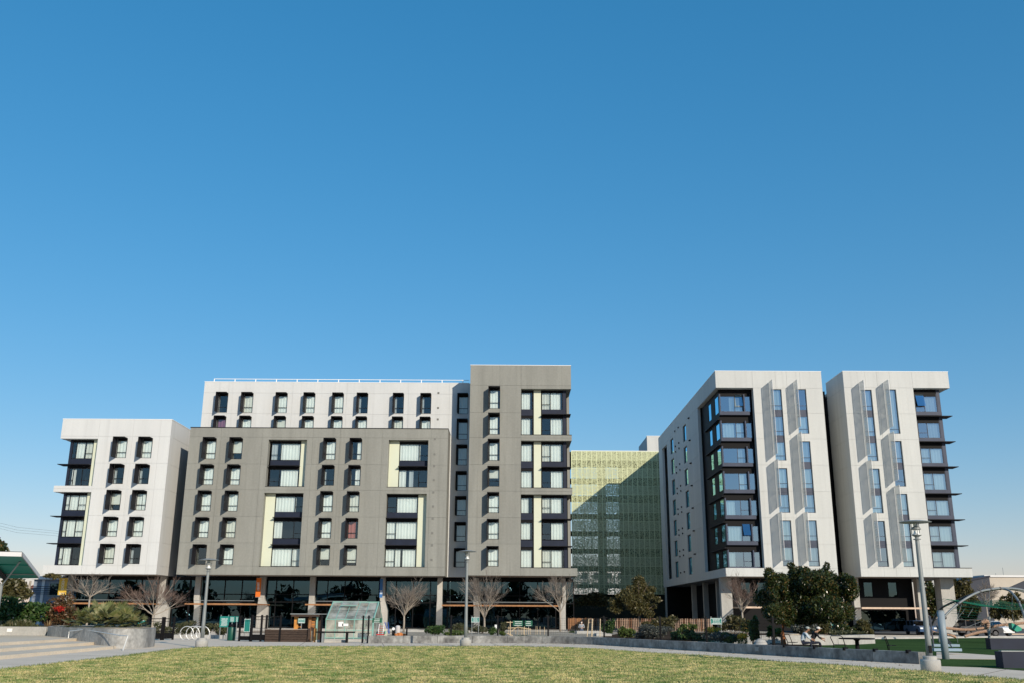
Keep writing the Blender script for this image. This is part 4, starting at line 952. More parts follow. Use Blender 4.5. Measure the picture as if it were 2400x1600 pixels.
f.tube([(xb, Y0-.03, ze), (xb, Y1, zr+.03)], .06, 4); f.tube([(xa, Y0-.03, ze), (xa, Y1, zr+.03)], .05, 4); f.box(xb-.05, xb+.05, Y0-.05, Y0+.05, .16, ze)
obj("frame", f, GHF, gh)
for a, b in zip(xs, xs[1:]):
    obj("pane", MB().quad((a+.03, Y0, .26), (b-.03, Y0, .26), (b-.03, Y0, ze-.05), (a+.03, Y0, ze-.05)), GHP, gh)
    for f0, f1 in ((.02, .5), (.52, .98)):
        obj("roof_pane", MB().quad((a+.03, Y0+(Y1-Y0)*f0, ze+(zr-ze)*f0), (b-.03, Y0+(Y1-Y0)*f0, ze+(zr-ze)*f0), (b-.03, Y0+(Y1-Y0)*f1, ze+(zr-ze)*f1), (a+.03, Y0+(Y1-Y0)*f1, ze+(zr-ze)*f1)), GHP, gh)
    obj("roof_pane", MB().quad((a+.03, Y1+.05, zr-.03), (b-.03, Y1+.05, zr-.03), (b-.03, Y2, ze), (a+.03, Y2, ze)), GHP, gh)
for x in (xa, xb): obj("gable_pane", MB().poly([(x, Y0+.04, .2), (x, Y2-.04, .2), (x, Y2-.04, ze), (x, Y1, zr-.04), (x, Y0+.04, ze)]), GHP, gh)
x2 = (xs[1]+xs[2])/2
vf = .62; vent_ = obj("roof_vent", MB().box(xs[1]+.05, xs[3]-.05, Y0+(Y1-Y0)*vf-.1, Y0+(Y1-Y0)*vf-.05, ze+(zr-ze)*vf+.18, ze+(zr-ze)*vf+.22), GHF, gh)
obj("vent_pane", MB().quad((xs[1]+.08, Y0+(Y1-Y0)*vf-.06, ze+(zr-ze)*vf+.22), (xs[3]-.08, Y0+(Y1-Y0)*vf-.06, ze+(zr-ze)*vf+.22), (xs[3]-.08, Y1-.1, zr+.06), (xs[1]+.08, Y1-.1, zr+.06)), GHP, vent_)
for z in (.9, .55): obj("shelf", MB().box(xa+.2, xb-.2, Y0+.5, Y0+1.0, z, z+.04), CONC, gh)
obj("shelf", MB().box(xa+.2, xb-.2, Y2-.8, Y2-.3, .9, .94), CONC, gh)
for i in range(9):
    x = xa+.4+(xb-xa-.8)*i/8; r = RNG.uniform(.07, .12)
    obj("plant_pot", MB().lathe([(r*.7, .942), (r, .942+r*2), (r*1.05, .95+r*2)], x, Y0+.75, 0, 10), RNG.choice((TIMBER, CONC, GHF)), gh)
for px, pyt, pyb, w in ((798.5, 1456, 1467, .34), (809, 1460, 1466, .42)):
    x, z = at(px, pyb, Y0-.03); obj("notice", MB().box(x-w/2, x+w/2, Y0-.04, Y0-.031, z, at(px, pyt, Y0)[1]), COPING, gh)

DKW = mat("dark_timber", (.055, .035, .025), .8, var=.45, scale=4, streak=4, fine=.2, fscale=18)
bxp = thing("planter_box", "long dark timber planter box of stacked boards in front of the kiosk", "planter")
x0, x1, z0, z1 = box_px(621, 724, 1474, 1503.5, 66.7)
for k in range(5):
    a, b = .0+z1*k/5, z1*(k+1)/5-.012; obj("board", MB().box(x0, x1, 66.68+RNG.uniform(0, .012), 66.74, a+.01, b), DKW, bxp)
    obj("board", MB().box(x0, x0+.06, 66.745, 68.0, a+.01, b), DKW, bxp)
obj("cap", MB().box(x0-.03, x1+.03, 66.64, 66.82, z1, z1+.04), mat("grey_timber", (.30, .26, .22), .85, var=.3, scale=5), bxp)
obj("soil", MB().box(x0+.08, x1-.02, 66.83, 68.0, .02, z1-.08), SOIL, bxp)
ks = thing("garden_kiosk", "open timber kiosk with a thin flat roof, an orange post and a carved cabinet", "kiosk")
x0, x1, _, zr2 = box_px(688, 757, 1436.5, 1439, 67.6)
obj("roof", MB().box(x0, x1, 66.6, 69.4, zr2-.06, zr2), STEEL, ks); obj("fascia", MB().box(x0+.05, x1-.05, 66.66, 66.72, zr2-.2, zr2-.065), DKW, ks)
GOLD = mat("orange_timber", (.62, .27, .06), .7, var=.25, scale=5, fine=.15)
for px, w, M in ((694.5, .13, GOLD), (743, .05, GHF), (727, .09, TIMBER)):
    x = at(px, 1460, 67.2)[0]; obj("post", MB().box(x-w, x+w, 67.1, 67.25, 0, zr2-.205 if w < .1 else zr2-.21), M, ks)
x0, x1, z0, z1 = box_px(722, 741, 1447.5, 1469, 67.4)
cb = obj("cabinet", MB().box(x0, x1, 67.3, 67.8, z0, z1), GOLD, ks)
for k in range(3): obj("drawer", MB().box(x0+.05, x1-.05, 67.27, 67.297, z0+.03+(z1-z0)*k/3, z0-.03+(z1-z0)*(k+1)/3), TIMBER, cb)
obj("shelf", MB().box(at(699, 1468, 67.4)[0], at(706, 1468, 67.4)[0], 67.3, 67.6, at(700, 1469, 67.4)[1], at(700, 1466.5, 67.4)[1]), GOLD, ks)
obj("back_board", MB().box(at(694, 1460, 69.2)[0], at(752, 1460, 69.2)[0], 69.2, 69.3, 0, zr2-.07), DKW, ks)
for i, (px0, px1) in enumerate(((722, 727), (736.5, 742))):
    a, b, c, d = box_px(px0, px1, 1471, 1505, 66.6); obj("leg", MB().box(a, b, 66.5, 66.6, 0, d), GOLD if i else DKW, ks)
bn = thing("bench", "long black backless bench with two pale feet in front of the greenhouse", "bench")
x0, x1, z0, z1 = box_px(742, 832, 1478.5, 1481, 65.6)
obj("seat", MB().box(x0, x1, 65.3, 65.75, z0-.02, z1), BLACK, bn)
for px in (756.5, 812.5):
    x = at(px, 1500, 65.5)[0]; obj("leg", MB().box(x-.06, x+.06, 65.35, 65.7, 0, z0-.023), BLACK if px > 800 else STEEL, bn)
sl_ = thing("concrete_sill", "long pale concrete sill on the ground below the black bench", "kerb"); x0, x1, z0, z1 = box_px(741, 811, 1498.5, 1505, 66.2)
obj("sill", MB().box(x0, x1, 66.0, 66.6, 0, max(.12, z1)), CONC, sl_)
# hand truck, tools, pots on the end of the seat wall bed
RED = mat("red_paint", (.50, .03, .03), .5); BLUEP = mat("blue_paint", (.02, .07, .33), .5); TERRA = mat("terracotta", (.58, .22, .07), .8, var=.3, scale=6)
ht = thing("hand_truck", "red hand truck leaning beside the greenhouse gable", "hand truck")
x0, x1, z0, z1 = box_px(887, 898, 1461, 1486, 66.3)
mb = MB()
for x in (x0, x1): mb.tube([(x, 66.2, z0), (x+.02, 66.5, z1)], .022, 6)
obj("frame", mb, COPING, ht)
mb = MB()
for k in range(5): mb.tube([(x0, 66.2+.06*k, z0+(z1-z0)*k/5), (x1, 66.2+.06*k, z0+(z1-z0)*k/5)], .018, 6)
obj("rung", mb, RED, ht); obj("toe_plate", MB().box(x0-.08, x1+.08, 65.95, 66.2, z0-.02, z0+.05), RED, ht)
for x in (x0-.07, x1+.07): obj("wheel", MB().extr([(x+.02, z0)]+[(x+.02+.0, z0)], 66, 66) if 0 else MB().tube([(x-.03, 66.35, z0+.1), (x+.03, 66.35, z0+.1)], .11, 14), BLACK, ht)
tl = thing("garden_tools", "bundle of blue handled garden tools leaning against the pale column", "tools")
for px0, px1 in ((902, 911), (905, 912.5), (909, 913)):
    a = at(px0, 1457, 66.9); b = at(px1, 1483, 66.4); obj("tool", MB().tube([(b[0], 66.4, b[1]), (a[0], 66.9, a[1])], .028, 6), BLUEP if px0 != 905 else STEEL, tl)
ds = thing("round_sign", "small white disc on a short dark stand among the orange pots", "sign"); x, z = at(922.3, 1472.3, 66.4)
obj("disc", MB().tube([(x, 66.38, z), (x, 66.41, z)], .095, 20), COPING, ds); obj("stand", MB().box(x-.1, x+.1, 66.42, 66.6, .3, z-.05), BLACK, ds)
for i, (px, py, r, s) in enumerate(((929, 1484, .13, "leftmost orange terracotta pot beside the white disc"), (936.5, 1483, .16, "largest orange terracotta pot in the row by the seat wall's left end"), (943.5, 1484, .13, "orange terracotta pot between the largest pot and the last pot"), (949.5, 1485, .12, "rightmost orange terracotta pot near the dark bush"))):
    x, z = at(px, py, 66.3+.1*i); pt_ = thing("plant_pot", s, "plant pot", "orange pots by the seat wall", (x, 66.3+.1*i, .33))
    obj("pot", MB().lathe([(r*.65, 0), (r*.95, r*1.5), (r*1.08, r*1.52), (r*1.08, r*1.9), (r*.9, r*1.9)], sides=14), TERRA, pt_); obj("soil", MB().lathe([(r*.88, r*1.7), (.01, r*1.75)], sides=10), SOIL, pt_)
sk = thing("paper_sack", "upright pale paper sack with a green print beside the hand truck", "sack"); x0, x1, z0, z1 = box_px(899, 908.5, 1472, 1485.5, 66.5)
obj("sack", MB().prism([(x0, 66.4), (x1, 66.4), (x1-.03, 66.65), (x0+.03, 66.65)], .33, z1), mat("paper", (.55, .52, .42), .9, var=.15, scale=6), sk); obj("print", MB().box(x0+.08, x1-.06, 66.39, 66.396, z0+.05, z0+.22), GHF, sk)
rb_ = thing("rain_barrel", "pale translucent water butt beside the white disc", "barrel"); x, z = at(932.5, 1470, 67); obj("barrel", MB().lathe([(.15, .33), (.17, .5), (.17, z+.05), (.12, z+.14), (.05, z+.16)], x, 67, 0, 14), mat("milky_plastic", (.55, .52, .50), .4), rb_)
# branch trellis
tr = thing("branch_trellis", "rustic trellis of pale peeled branches behind the seat wall below the green signs", "trellis")
PEEL = mat("peeled_branch", (.60, .47, .30), .85, var=.2, scale=8); YT = 74.0
def br(p0, p1, r=.022):
    a = at(*p0, YT); b = at(*p1, YT); mid = ((a[0]+b[0])/2+RNG.uniform(-.02, .02), YT+RNG.uniform(-.04, .04), (a[1]+b[1])/2+RNG.uniform(-.02, .02)); obj("branch", MB().tube([(a[0], YT, a[1]), mid, (b[0], YT, b[1])], r, 6), PEEL, tr)
for p in (((1196, 1454), (1196, 1492)), ((1229, 1467), (1229, 1489)), ((1187, 1457), (1202, 1457)), ((1190, 1470.5), (1217, 1468.5)), ((1213, 1468), (1245, 1474)), ((1188, 1483), (1202, 1488)), ((1199, 1478), (1208, 1471))): br(*p, .035)
for px in (1192, 1209, 1216, 1222, 1226, 1233, 1239, 1243, 1255, 1259, 1266, 1276): br((px+RNG.uniform(-1, 1), RNG.uniform(1466, 1471)), (px, 1486), .018)
# raised beds
for px0, px1, yt, yb, Y, s in ((1352, 1416, 1478, 1491, 84, "long pale concrete raised bed behind the central stakes"), (1398, 1434, 1483.5, 1499, 74, "short pale concrete raised bed nearer the seat wall"), (1092, 1166, 1477.5, 1489, 86, "pale concrete raised bed behind the central lamp pole"), (1170, 1330, 1477, 1484, 95, "long pale concrete bed edging at the foot of the grey block's right column"), (955, 1010, 1476, 1484, 88, "pale concrete bed edging left of the dark bush")):
    x0, x1, z0, z1 = box_px(px0, px1, yt, yb, Y); t = thing("raised_bed", s, "raised bed"); e = .14; z0 = min(z0, .34)
    obj("wall", MB().box(x0, x1, Y, Y+e, .3, z1), CONC, t); obj("wall", MB().box(x0, x0+e, Y+e+.002, Y+1.8, .3, z1), CONC, t); obj("wall", MB().box(x1-e, x1, Y+e+.002, Y+1.8, .3, z1), CONC, t)
    obj("wall", MB().box(x0, x1, Y+1.803, Y+1.95, .3, z1), CONC, t); obj("soil", MB().box(x0+e+.002, x1-e-.002, Y+e+.002, Y+1.8, .3, z1-.06), SOIL, t)
# stakes
for i, (px0, px1, s) in enumerate(((1380, 1376, "leftmost tall pale stake before the slat fence"), (1388.5, 1387, "thickest middle stake before the slat fence"), (1407, 1406, "rightmost tall pale stake beside the dark bush"))):
    a = at(px0, 1449, 73); b = at(px1, 1497, 72.5); t = tag(obj("stake", MB().tube([(b[0], 72.5, .3), (a[0], 73, a[1])], .05 if i == 1 else .032, 6), PEEL), s, "stake", "tall stakes before the slat fence")
# bike rack
bk = thing("bike_rack", "white bike rack of four overlapping rings behind the left street lamp", "bike rack")
for k, px in enumerate((437, 450.5, 462, 473)):
    x, z = at(px, 1487.5, 71); r = .47; cx = x
    obj("ring", MB().tube([(cx+r*cos(2*pi*i/28), 71+.06*k, .43+r*sin(2*pi*i/28)) for i in range(29)], .027, 8, False), RAILM, bk)
lk = thing("low_kerb", "low pale concrete kerb edging the hedge behind the bike rack", "kerb"); a, b = at(405, 1492, 74)[0], at(527, 1492, 74)[0]
for k in range(5): obj("kerb_stone", MB().box(a+(b-a)*k/5, a+(b-a)*(k+1)/5-.02, 74, 74.3, 0, .26), CONC, lk)
bn_ = thing("litter_bin", "dark green round litter bin below the notice boards", "bin"); x = at(543, 1480, 69)[0]
obj("body", MB().lathe([(.25, 0), (.27, .05), (.27, .86), (.25, .9)], x, 69, 0, 20), mat("bin_green", (.005, .075, .05), .45), bn_, True); obj("lid", MB().lathe([(.29, .92), (.29, .98), (.2, 1.06), (.02, 1.09)], x, 69, 0, 20), BLACK, bn_, True)

# ================================================================== PLANTS
def rvec(g, n): v = g.normal(size=(n, 3)); return v/np.linalg.norm(v, axis=1, keepdims=True)
def leaf_mesh(name, n, blobs, size, seed, aspect=.5, up=0., shell_=.55, spread=0.):
    "n pointed leaves scattered through ellipsoids (cx, cy, cz, rx, ry, rz)"
    g = np.random.default_rng(seed); B = np.array(blobs, float); w = B[:, 3]*B[:, 4]*B[:, 5]; w /= w.sum(); k = g.choice(len(B), n, p=w)
    d = rvec(g, n); r = (shell_+(1-shell_)*g.uniform(0, 1, n))**.7; r *= g.uniform(.75, 1.08, n)
    C = B[k, :3]+d*B[k, 3:]*r[:, None]
    C = C[:] ; a = rvec(g, n)*.8+d*.5; a[:, 2] += up; a /= np.linalg.norm(a, axis=1, keepdims=True); b = np.cross(a, rvec(g, n)); b /= np.linalg.norm(b, axis=1, keepdims=True)+1e-9
    s = size*g.uniform(.6, 1.35, n)[:, None]
    V = np.stack([C-a*s, C+b*s*aspect, C+a*s, C-b*s*aspect], 1).reshape(-1, 3)
    V[:, 2] = np.maximum(V[:, 2], .02); return np_mesh(name, V, 4)
def clumps(cx, cy, cz, rx, ry, rz, n, seed, f=.42):
    g = random.Random(seed); out = [(cx, cy, cz, rx*.72, ry*.72, rz*.72)]
    for i in range(n):
        a = g.uniform(0, 2*pi); e = g.uniform(-.75, 1); q = sqrt(max(0, 1-e*e)); k = g.uniform(.62, .92); s = g.uniform(f*.6, f*1.15)
        out.append((cx+rx*k*q*cos(a), cy+ry*k*q*sin(a), cz+rz*k*e, rx*s, ry*s, rz*s))
    return out
BARK = mat("bark", (.20, .15, .11), .9, var=.35, scale=6, streak=.3, fine=.2); TWIG = mat("winter_twig", (.225, .19, .16), .9, var=.3, scale=5)
TWIGR = mat("reddish_twig", (.18, .125, .10), .9, var=.3, scale=5); PALEB = mat("pale_bark", (.36, .31, .25), .9, var=.25, scale=6, streak=.3)
L_DARK = leafmat("magnolia_leaf", [(.012, .026, .008), (.022, .04, .011), (.045, .065, .018), (.08, .085, .028), (.03, .05, .014), (.20, .12, .04)], .22, .26)
L_OLIVE = leafmat("olive_leaf", [(.05, .05, .018), (.09, .085, .03), (.15, .12, .045), (.07, .075, .025)], .3)
L_GREEN = leafmat("green_leaf", [(.016, .045, .012), (.035, .085, .02), (.07, .13, .03), (.11, .16, .05)], .3)
L_BRIGHT = leafmat("fresh_leaf", [(.06, .10, .02), (.11, .16, .035), (.18, .22, .06)], .35)
L_HEDGE = leafmat("hedge_leaf", [(.035, .045, .016), (.06, .07, .026), (.10, .105, .045), (.13, .11, .06)], .25)
L_GREY = leafmat("grey_leaf", [(.05, .055, .05), (.09, .10, .085), (.14, .15, .125), (.03, .035, .03)], .2)
L_RED = leafmat("red_leaf", [(.10, .07, .03), (.16, .055, .025), (.07, .065, .025), (.22, .12, .06), (.05, .055, .02)], .3)
L_PALM = leafmat("palm_leaf", [(.09, .11, .035), (.17, .19, .06), (.27, .27, .11), (.36, .31, .15)], .3)
L_STRAW = leafmat("straw_leaf", [(.30, .20, .09), (.22, .11, .05), (.34, .27, .13)], .25)
FLOW_R = leafmat("red_flower", [(.45, .02, .015), (.55, .05, .02)], .3); FLOW_Y = leafmat("yellow_flower", [(.68, .36, .02), (.72, .46, .05)], .3); FLOW_W = leafmat("white_flower", [(.6, .62, .55), (.5, .6, .48)], .3)
def broadleaf(name, label, x, y, zb, zc, rx, rz, n, size, M, seed, nb=9, group=None, trunk=True, bark=None, ry=None):
    t = thing(name, label, "tree" if "tree" in name else "plant", group); ry = ry or rx
    obj("crown", leaf_mesh("crown", n, clumps(x, y, zc, rx, ry, rz, nb, seed), size, seed), M, t)
    if trunk:
        g = random.Random(seed); mb = MB(); mb.tube([(x, y, zb), (x+.03, y, (zb+zc-rz*.6)/2), (x, y, zc-rz*.5)], [.05*rx+.05, .04*rx+.04, .03*rx+.03], 8)
        obj("trunk", mb, bark or BARK, t); lb_ = MB()
        for k in range(7):
            a = 2*pi*k/7+g.uniform(-.3, .3); e = g.uniform(.2, .9); lb_.tube([(x, y, zc-rz*.55), (x+rx*.35*cos(a), y+ry*.35*sin(a), zc-rz*.2+rz*.3*e), (x+rx*.75*cos(a), y+ry*.75*sin(a), zc+rz*.55*e)], [.03*rx+.02, .02*rx+.015, .01], 5)
        obj("limbs", lb_, bark or BARK, t)
    return t
def px_bush(name, label, px0, px1, yt, yb, Y, n, size, M, seed, nb=8, dy=None, group=None, z0=None, up=.2):
    x0, x1, zb, z1 = box_px(px0, px1, yt, yb, Y); zb = zb if z0 is None else z0; rx = (x1-x0)/2; rz = (z1-zb)/2; dy = dy or min(rx, 1.2)
    t = thing(name, label, "plant", group); obj("foliage", leaf_mesh("foliage", n, clumps((x0+x1)/2, Y, (zb+z1)/2, rx, dy, rz, nb, seed), size, seed, up=up), M, t)
    mb = MB(); g = random.Random(seed)
    for k in range(5): mb.tube([((x0+x1)/2+g.uniform(-.3, .3)*rx, Y+g.uniform(-.3, .3)*dy, max(.0, zb-.1)), ((x0+x1)/2+g.uniform(-.7, .7)*rx, Y+g.uniform(-.5, .5)*dy, zb+rz*g.uniform(.8, 1.6))], [.02, .008], 4)
    obj("stems", mb, BARK, t); return t
def bare_tree(label, px_base, py_base, px0, px1, py_top, Y, seed, M=TWIG, bark=PALEB, zfork=None, vase=.55, zg=.3, dens=1.):
    x = at(px_base, py_base, Y)[0]; xl, xr = at(px0, py_top+25, Y)[0], at(px1, py_top+25, Y)[0]; zt = at(px_base, py_top, Y)[1]; zf = at(px_base, zfork, Y)[1] if zfork else zg+1.4
    g = random.Random(seed); segs = []; R_ = (xr-xl)/2; off = (xl+xr)/2-x
    def grow(p, d, L, r, depth):
        q = p; n = 3; dd = Vector(d); pts = [q]; rs = [r]
        for i in range(n):
            dd = (dd+Vector((g.gauss(0, .11), g.gauss(0, .11), g.gauss(.03, .08)))).normalized(); q = q+dd*(L/n); pts.append(q); rs.append(r*(1-.5*(i+1)/n))
        segs.append((pts, rs, depth))
        if depth >= 4: return
        m_ = [0, 5, 5, 4, 3][depth]*dens; m_ = int(m_)+(g.random() < m_ % 1)
        for k in range(m_):
            f = g.uniform(.35, 1.); i = min(int(f*n), n-1); s = pts[i]+(pts[i+1]-pts[i])*(f*n-i); ax = Vector((g.gauss(0, 1), g.gauss(0, 1), g.gauss(.15, .6))).normalized()
            nd = (dd*.95+ax*g.uniform(.35, .75)).normalized(); grow(s, nd, L*g.uniform(.5, .72), max(.007, rs[i]*.55), depth+1)
        grow(pts[-1], dd, L*.62, max(.007, rs[-1]), depth+1)
    t = thing("bare_tree", label, "tree", "leafless trees before the buildings")
    obj("trunk", MB().tube([(x, Y, zg-.05), (x+.02, Y, (zg+zf)/2), (x, Y, zf+.1)], [.10, .085, .075], 8), bark, t, True)
    H_ = zt-zf; nl = 8
    for k in range(nl):
        a = 2*pi*k/nl+g.uniform(-.25, .25); s = g.uniform(.35, 1.1); d = Vector((cos(a)*R_*s+off*.8, sin(a)*R_*s, H_*g.uniform(vase, 1.05)))
        L = d.length*.5; grow(Vector((x, Y, zf)), d.normalized(), L, .045, 1)
    big = MB(); fine = MB()
    for pts, rs, dep in segs: (big if dep <= 2 else fine).tube(pts, rs, 5 if dep <= 2 else 3, False)
    obj("limbs", big, bark, t); obj("twigs", fine, M, t); return t
bare_tree("bare tree behind the fan palm, left of the first pale column", 209, 1412, 150, 275, 1350, 84, 1, zfork=1398, zg=0, vase=.35, dens=.8)
bare_tree("wide bare tree in front of the wide pale column left of the bike rack", 355, 1479, 285, 445, 1350, 78, 2, M=TWIGR, zfork=1440, zg=0, vase=.3)
bare_tree("bare vase shaped tree just right of the greenhouse", 946, 1475, 903, 1018, 1359, 92, 3, zfork=1443)
bare_tree("upright bare tree just right of the central street lamp", 1135, 1467, 1086, 1192, 1352, 93, 4, zfork=1448, vase=.7)
bare_tree("bare tree against the right hand column of the tallest grey block", 1313, 1470, 1250, 1352, 1340, 95, 5, zfork=1434, vase=.6, dens=.8)
bare_tree("bare tree with reddish twigs left of the big magnolia", 1741, 1462, 1680, 1790, 1352, 88, 6, M=TWIGR, zfork=1435, vase=.6)
# magnolia: broad evergreen behind the seat wall
xm, ym = gr(1837, 1508)[0], 56.0; xm = at(1837, 1500, ym)[0]
x0, x1, zb, z1 = box_px(1778, 2004, 1320, 1474, ym+.5); zc = (zb+z1)/2
mg = thing("magnolia_tree", "big dark evergreen magnolia standing behind the seat wall before the right pair of blocks", "tree")
cl = clumps((x0+x1)/2, ym+.5, zc, (x1-x0)/2*.9, 2.4, (z1-zb)/2*.9, 16, 21, .40)
obj("crown", leaf_mesh("crown", 44000, cl, .08, 21, .42), L_DARK, mg)
for px0, px1, yt, yb, s in ((1772, 1850, 1400, 1472, 26), (1850, 1950, 1410, 1470, 27), (1815, 1880, 1350, 1450, 28), (1800, 1860, 1330, 1400, 29), (1795, 1900, 1375, 1462, 30), (1830, 1900, 1335, 1420, 32), (1780, 1840, 1335, 1410, 22), (1900, 1960, 1318, 1400, 23), (1950, 2012, 1345, 1420, 24), (1840, 1905, 1316, 1380, 25)):
    a, b, c, d = box_px(px0, px1, yt, yb, ym); obj("crown", leaf_mesh("crown", 4200, clumps((a+b)/2, ym+RNG.uniform(-.8, .8), (c+d)/2, (b-a)/2, 1.0, (d-c)/2, 5, s), .08, s, .42), L_DARK, mg)
obj("trunk", MB().tube([(xm, ym, 0), (xm-.05, ym, .8), (xm+.05, ym, 1.4), (xm+.1, ym+.1, zc-.4)], [.15, .13, .12, .09], 10), mat("orange_bark", (.30, .115, .045), .85, var=.3, scale=6), mg, True)
mb = MB()
for k in range(9):
    a = 2*pi*k/9; mb.tube([(xm+.07, ym, 1.5), (xm+.9*cos(a), ym+.5+.6*sin(a), 2.3), ((x0+x1)/2+1.1*cos(a), ym+.6+.8*sin(a), zc+.3)], [.07, .05, .02], 5)
obj("limbs", mb, mat("dark_bark", (.06, .045, .035), .9), mg)
# olive toned tree before the green screen
x0, x1, zb, z1 = box_px(1432, 1556, 1345, 1452, 92)
ot = thing("evergreen_tree", "loose olive green tree in front of the green screen's right half", "tree")
obj("crown", leaf_mesh("crown", 10500, clumps((x0+x1)/2, 92, (zb+z1)/2-.5, (x1-x0)/2*.98, 2.0, (z1-zb)/2*.85, 22, 33, .27)[1:]+[((x0+x1)/2+.2, 92, z1-.9, .7, .7, .9), ((x0+x1)/2, 92, (zb+z1)/2-.5, 1.2, 1.1, 1.1)], .115, 31, .45), L_OLIVE, ot)
mb = MB(); xc = (x0+x1)/2; mb.tube([(xc+.2, 92, .3), (xc+.1, 92, 2), (xc, 92, z1-1)], [.12, .1, .04], 7)
for k in range(8): a = 2*pi*k/8; mb.tube([(xc+.1, 92, 1.8+.2*k), (xc+1.6*cos(a), 92+1.2*sin(a), 2.8+.3*k)], [.05, .015], 5)
obj("trunk", mb, BARK, ot)
# small bushes: (name, label, pixel box, depth, leaves, size, material)
BUSH = [("hedge_bush", "clipped olive bush left of the bike rack's rings behind the gate", 352, 400, 1458, 1492, 75.5, 900, .08, L_HEDGE),
 ("hedge_bush", "wide clipped olive hedge behind the bike rack", 405, 462, 1450, 1492, 75.6, 1700, .08, L_HEDGE), ("hedge_bush", "clipped hedge right of the left street lamp's pole", 462, 500, 1456, 1492, 75.7, 1300, .08, L_HEDGE), ("hedge_bush", "clipped hedge at the foot of the large notice board", 496, 537, 1458, 1493, 75.0, 1300, .08, L_HEDGE),
 ("rosemary_bush", "dense dark green bush on the seat wall left of the central lamp", 992, 1050, 1462, 1490, 70.5, 1900, .07, L_GREEN), ("leafy_vegetable", "bright green leafy vegetables along the seat wall beside the dark bush", 1046, 1092, 1474, 1490, 69.2, 900, .08, L_BRIGHT),
 ("herb_bush", "dull green herbs in a row behind the leafy vegetables", 1050, 1100, 1458, 1478, 82, 800, .08, L_HEDGE), ("herb_bush", "dull green herbs below the teal sign beside the central lamp", 1102, 1150, 1462, 1480, 82, 800, .08, L_HEDGE), ("leafy_vegetable", "dark green kale clump by the small white sign", 1146, 1164, 1466, 1484, 76, 420, .09, L_GREEN), ("herb_bush", "dull green bush left of the branch trellis", 1168, 1192, 1457, 1478, 84, 500, .08, L_HEDGE), ("leafy_vegetable", "fresh green clump below the dull bush left of the trellis", 1170, 1186, 1476, 1486, 74, 300, .07, L_BRIGHT),
 ("ground_cover", "low green strip of seedlings at the foot of the branch trellis", 1200, 1250, 1487, 1493, 70, 700, .06, L_GREEN), ("ground_cover", "low green strip of seedlings right of the branch trellis", 1254, 1292, 1489, 1494, 69.5, 450, .06, L_GREEN), ("dark_bush", "round glossy dark green bush before the gap in the slat fence", 1412, 1446, 1446, 1484, 80, 1500, .10, L_GREEN), ("herb_bush", "small green bush at the foot of the tallest block's right column", 1334, 1346, 1478, 1488, 88, 250, .07, L_GREEN),
 ("strap_plant", "yellow green strap leaved plant below the slat fence", 1446, 1470, 1468, 1496, 70, 700, .13, L_BRIGHT), ("strap_plant", "yellow green strap leaved plant left of the lavender bush", 1466, 1492, 1470, 1494, 70, 600, .13, L_BRIGHT), ("lavender_bush", "broad grey green lavender bush against the seat wall", 1482, 1576, 1461, 1501, 65.5, 4200, .06, L_GREY), ("climber", "green climbing plant over the top of the slat fence", 1530, 1594, 1440, 1462, 94, 1500, .12, L_OLIVE),
 ("dark_bush", "dark low bush between the lavender and the yellow flowers", 1590, 1650, 1476, 1504, 62, 1700, .08, L_GREEN), ("leafy_bush", "mixed green bush behind the teal sign above the flowers", 1690, 1752, 1440, 1482, 74, 1700, .12, L_OLIVE), ("leafy_bush", "yellow tinged bush in front of the slat fence's right end", 1610, 1634, 1458, 1478, 80, 500, .09, L_BRIGHT), ("succulent_bed", "grey green succulents under the yellow flowers", 1650, 1735, 1481, 1506, 60, 2200, .07, L_GREY),
 ("dark_bush", "tall dark bush left of the magnolia trunk", 1752, 1780, 1440, 1508, 58.5, 1500, .11, L_GREEN), ("silver_bush", "silver grey bush behind the two seated people", 1853, 1914, 1454, 1490, 62.5, 1900, .08, L_GREY), ("grass_clump", "bright strap leaved clump right of the bush by the magnolia", 1796, 1832, 1466, 1496, 60, 600, .13, L_BRIGHT), ("hedge_bush", "low green plants behind the curved white wall", 1915, 2050, 1474, 1488, 73, 1400, .09, L_HEDGE), ("leafy_bush", "olive green shrub at the right end of the curved white wall", 1996, 2046, 1452, 1486, 76, 1500, .11, L_OLIVE),
 ("dark_bush", "low dark bush right of the lavender bush behind the seat wall", 1568, 1600, 1474, 1503, 63.5, 1100, .08, L_GREEN), ("leafy_bush", "olive shrub just behind the lavender bush", 1500, 1552, 1452, 1480, 78, 1400, .11, L_OLIVE), ("leafy_bush", "dark shrub between the mixed bush and the reddish bare tree's trunk", 1738, 1768, 1452, 1484, 70, 1000, .11, L_DARK), ("dark_bush", "low dark bush between the two patches of yellow flowers", 1688, 1732, 1480, 1507, 59.5, 1500, .08, L_GREEN), ("herb_bush", "feathery green plants in front of the slat fence's middle", 1590, 1616, 1462, 1484, 78, 700, .09, L_BRIGHT), ("dark_bush", "dark shrub at the foot of the wide column left of the reddish bare tree", 1690, 1730, 1452, 1478, 95, 1100, .13, L_DARK), ("leafy_bush", "leafy shrub right of the magnolia's trunk behind the seated pair", 1915, 1950, 1458, 1486, 68, 900, .10, L_OLIVE),
 ("leafy_bush", "dark shrub under the magnolia's right side", 1945, 2000, 1456, 1484, 74.5, 1100, .11, L_DARK)]
for i, (nm, lab, a, b, c, d, Y, n, s, M) in enumerate(BUSH): px_bush(nm, lab, a, b, c, d, Y, n, s, M, 100+i, z0=.3 if Y > 60 and 900 < a < 1600 and d < 1489 else None)
fl = thing("flower_bed", "yellow daisies on green stems under the teal sign by the seat wall", "flowers")
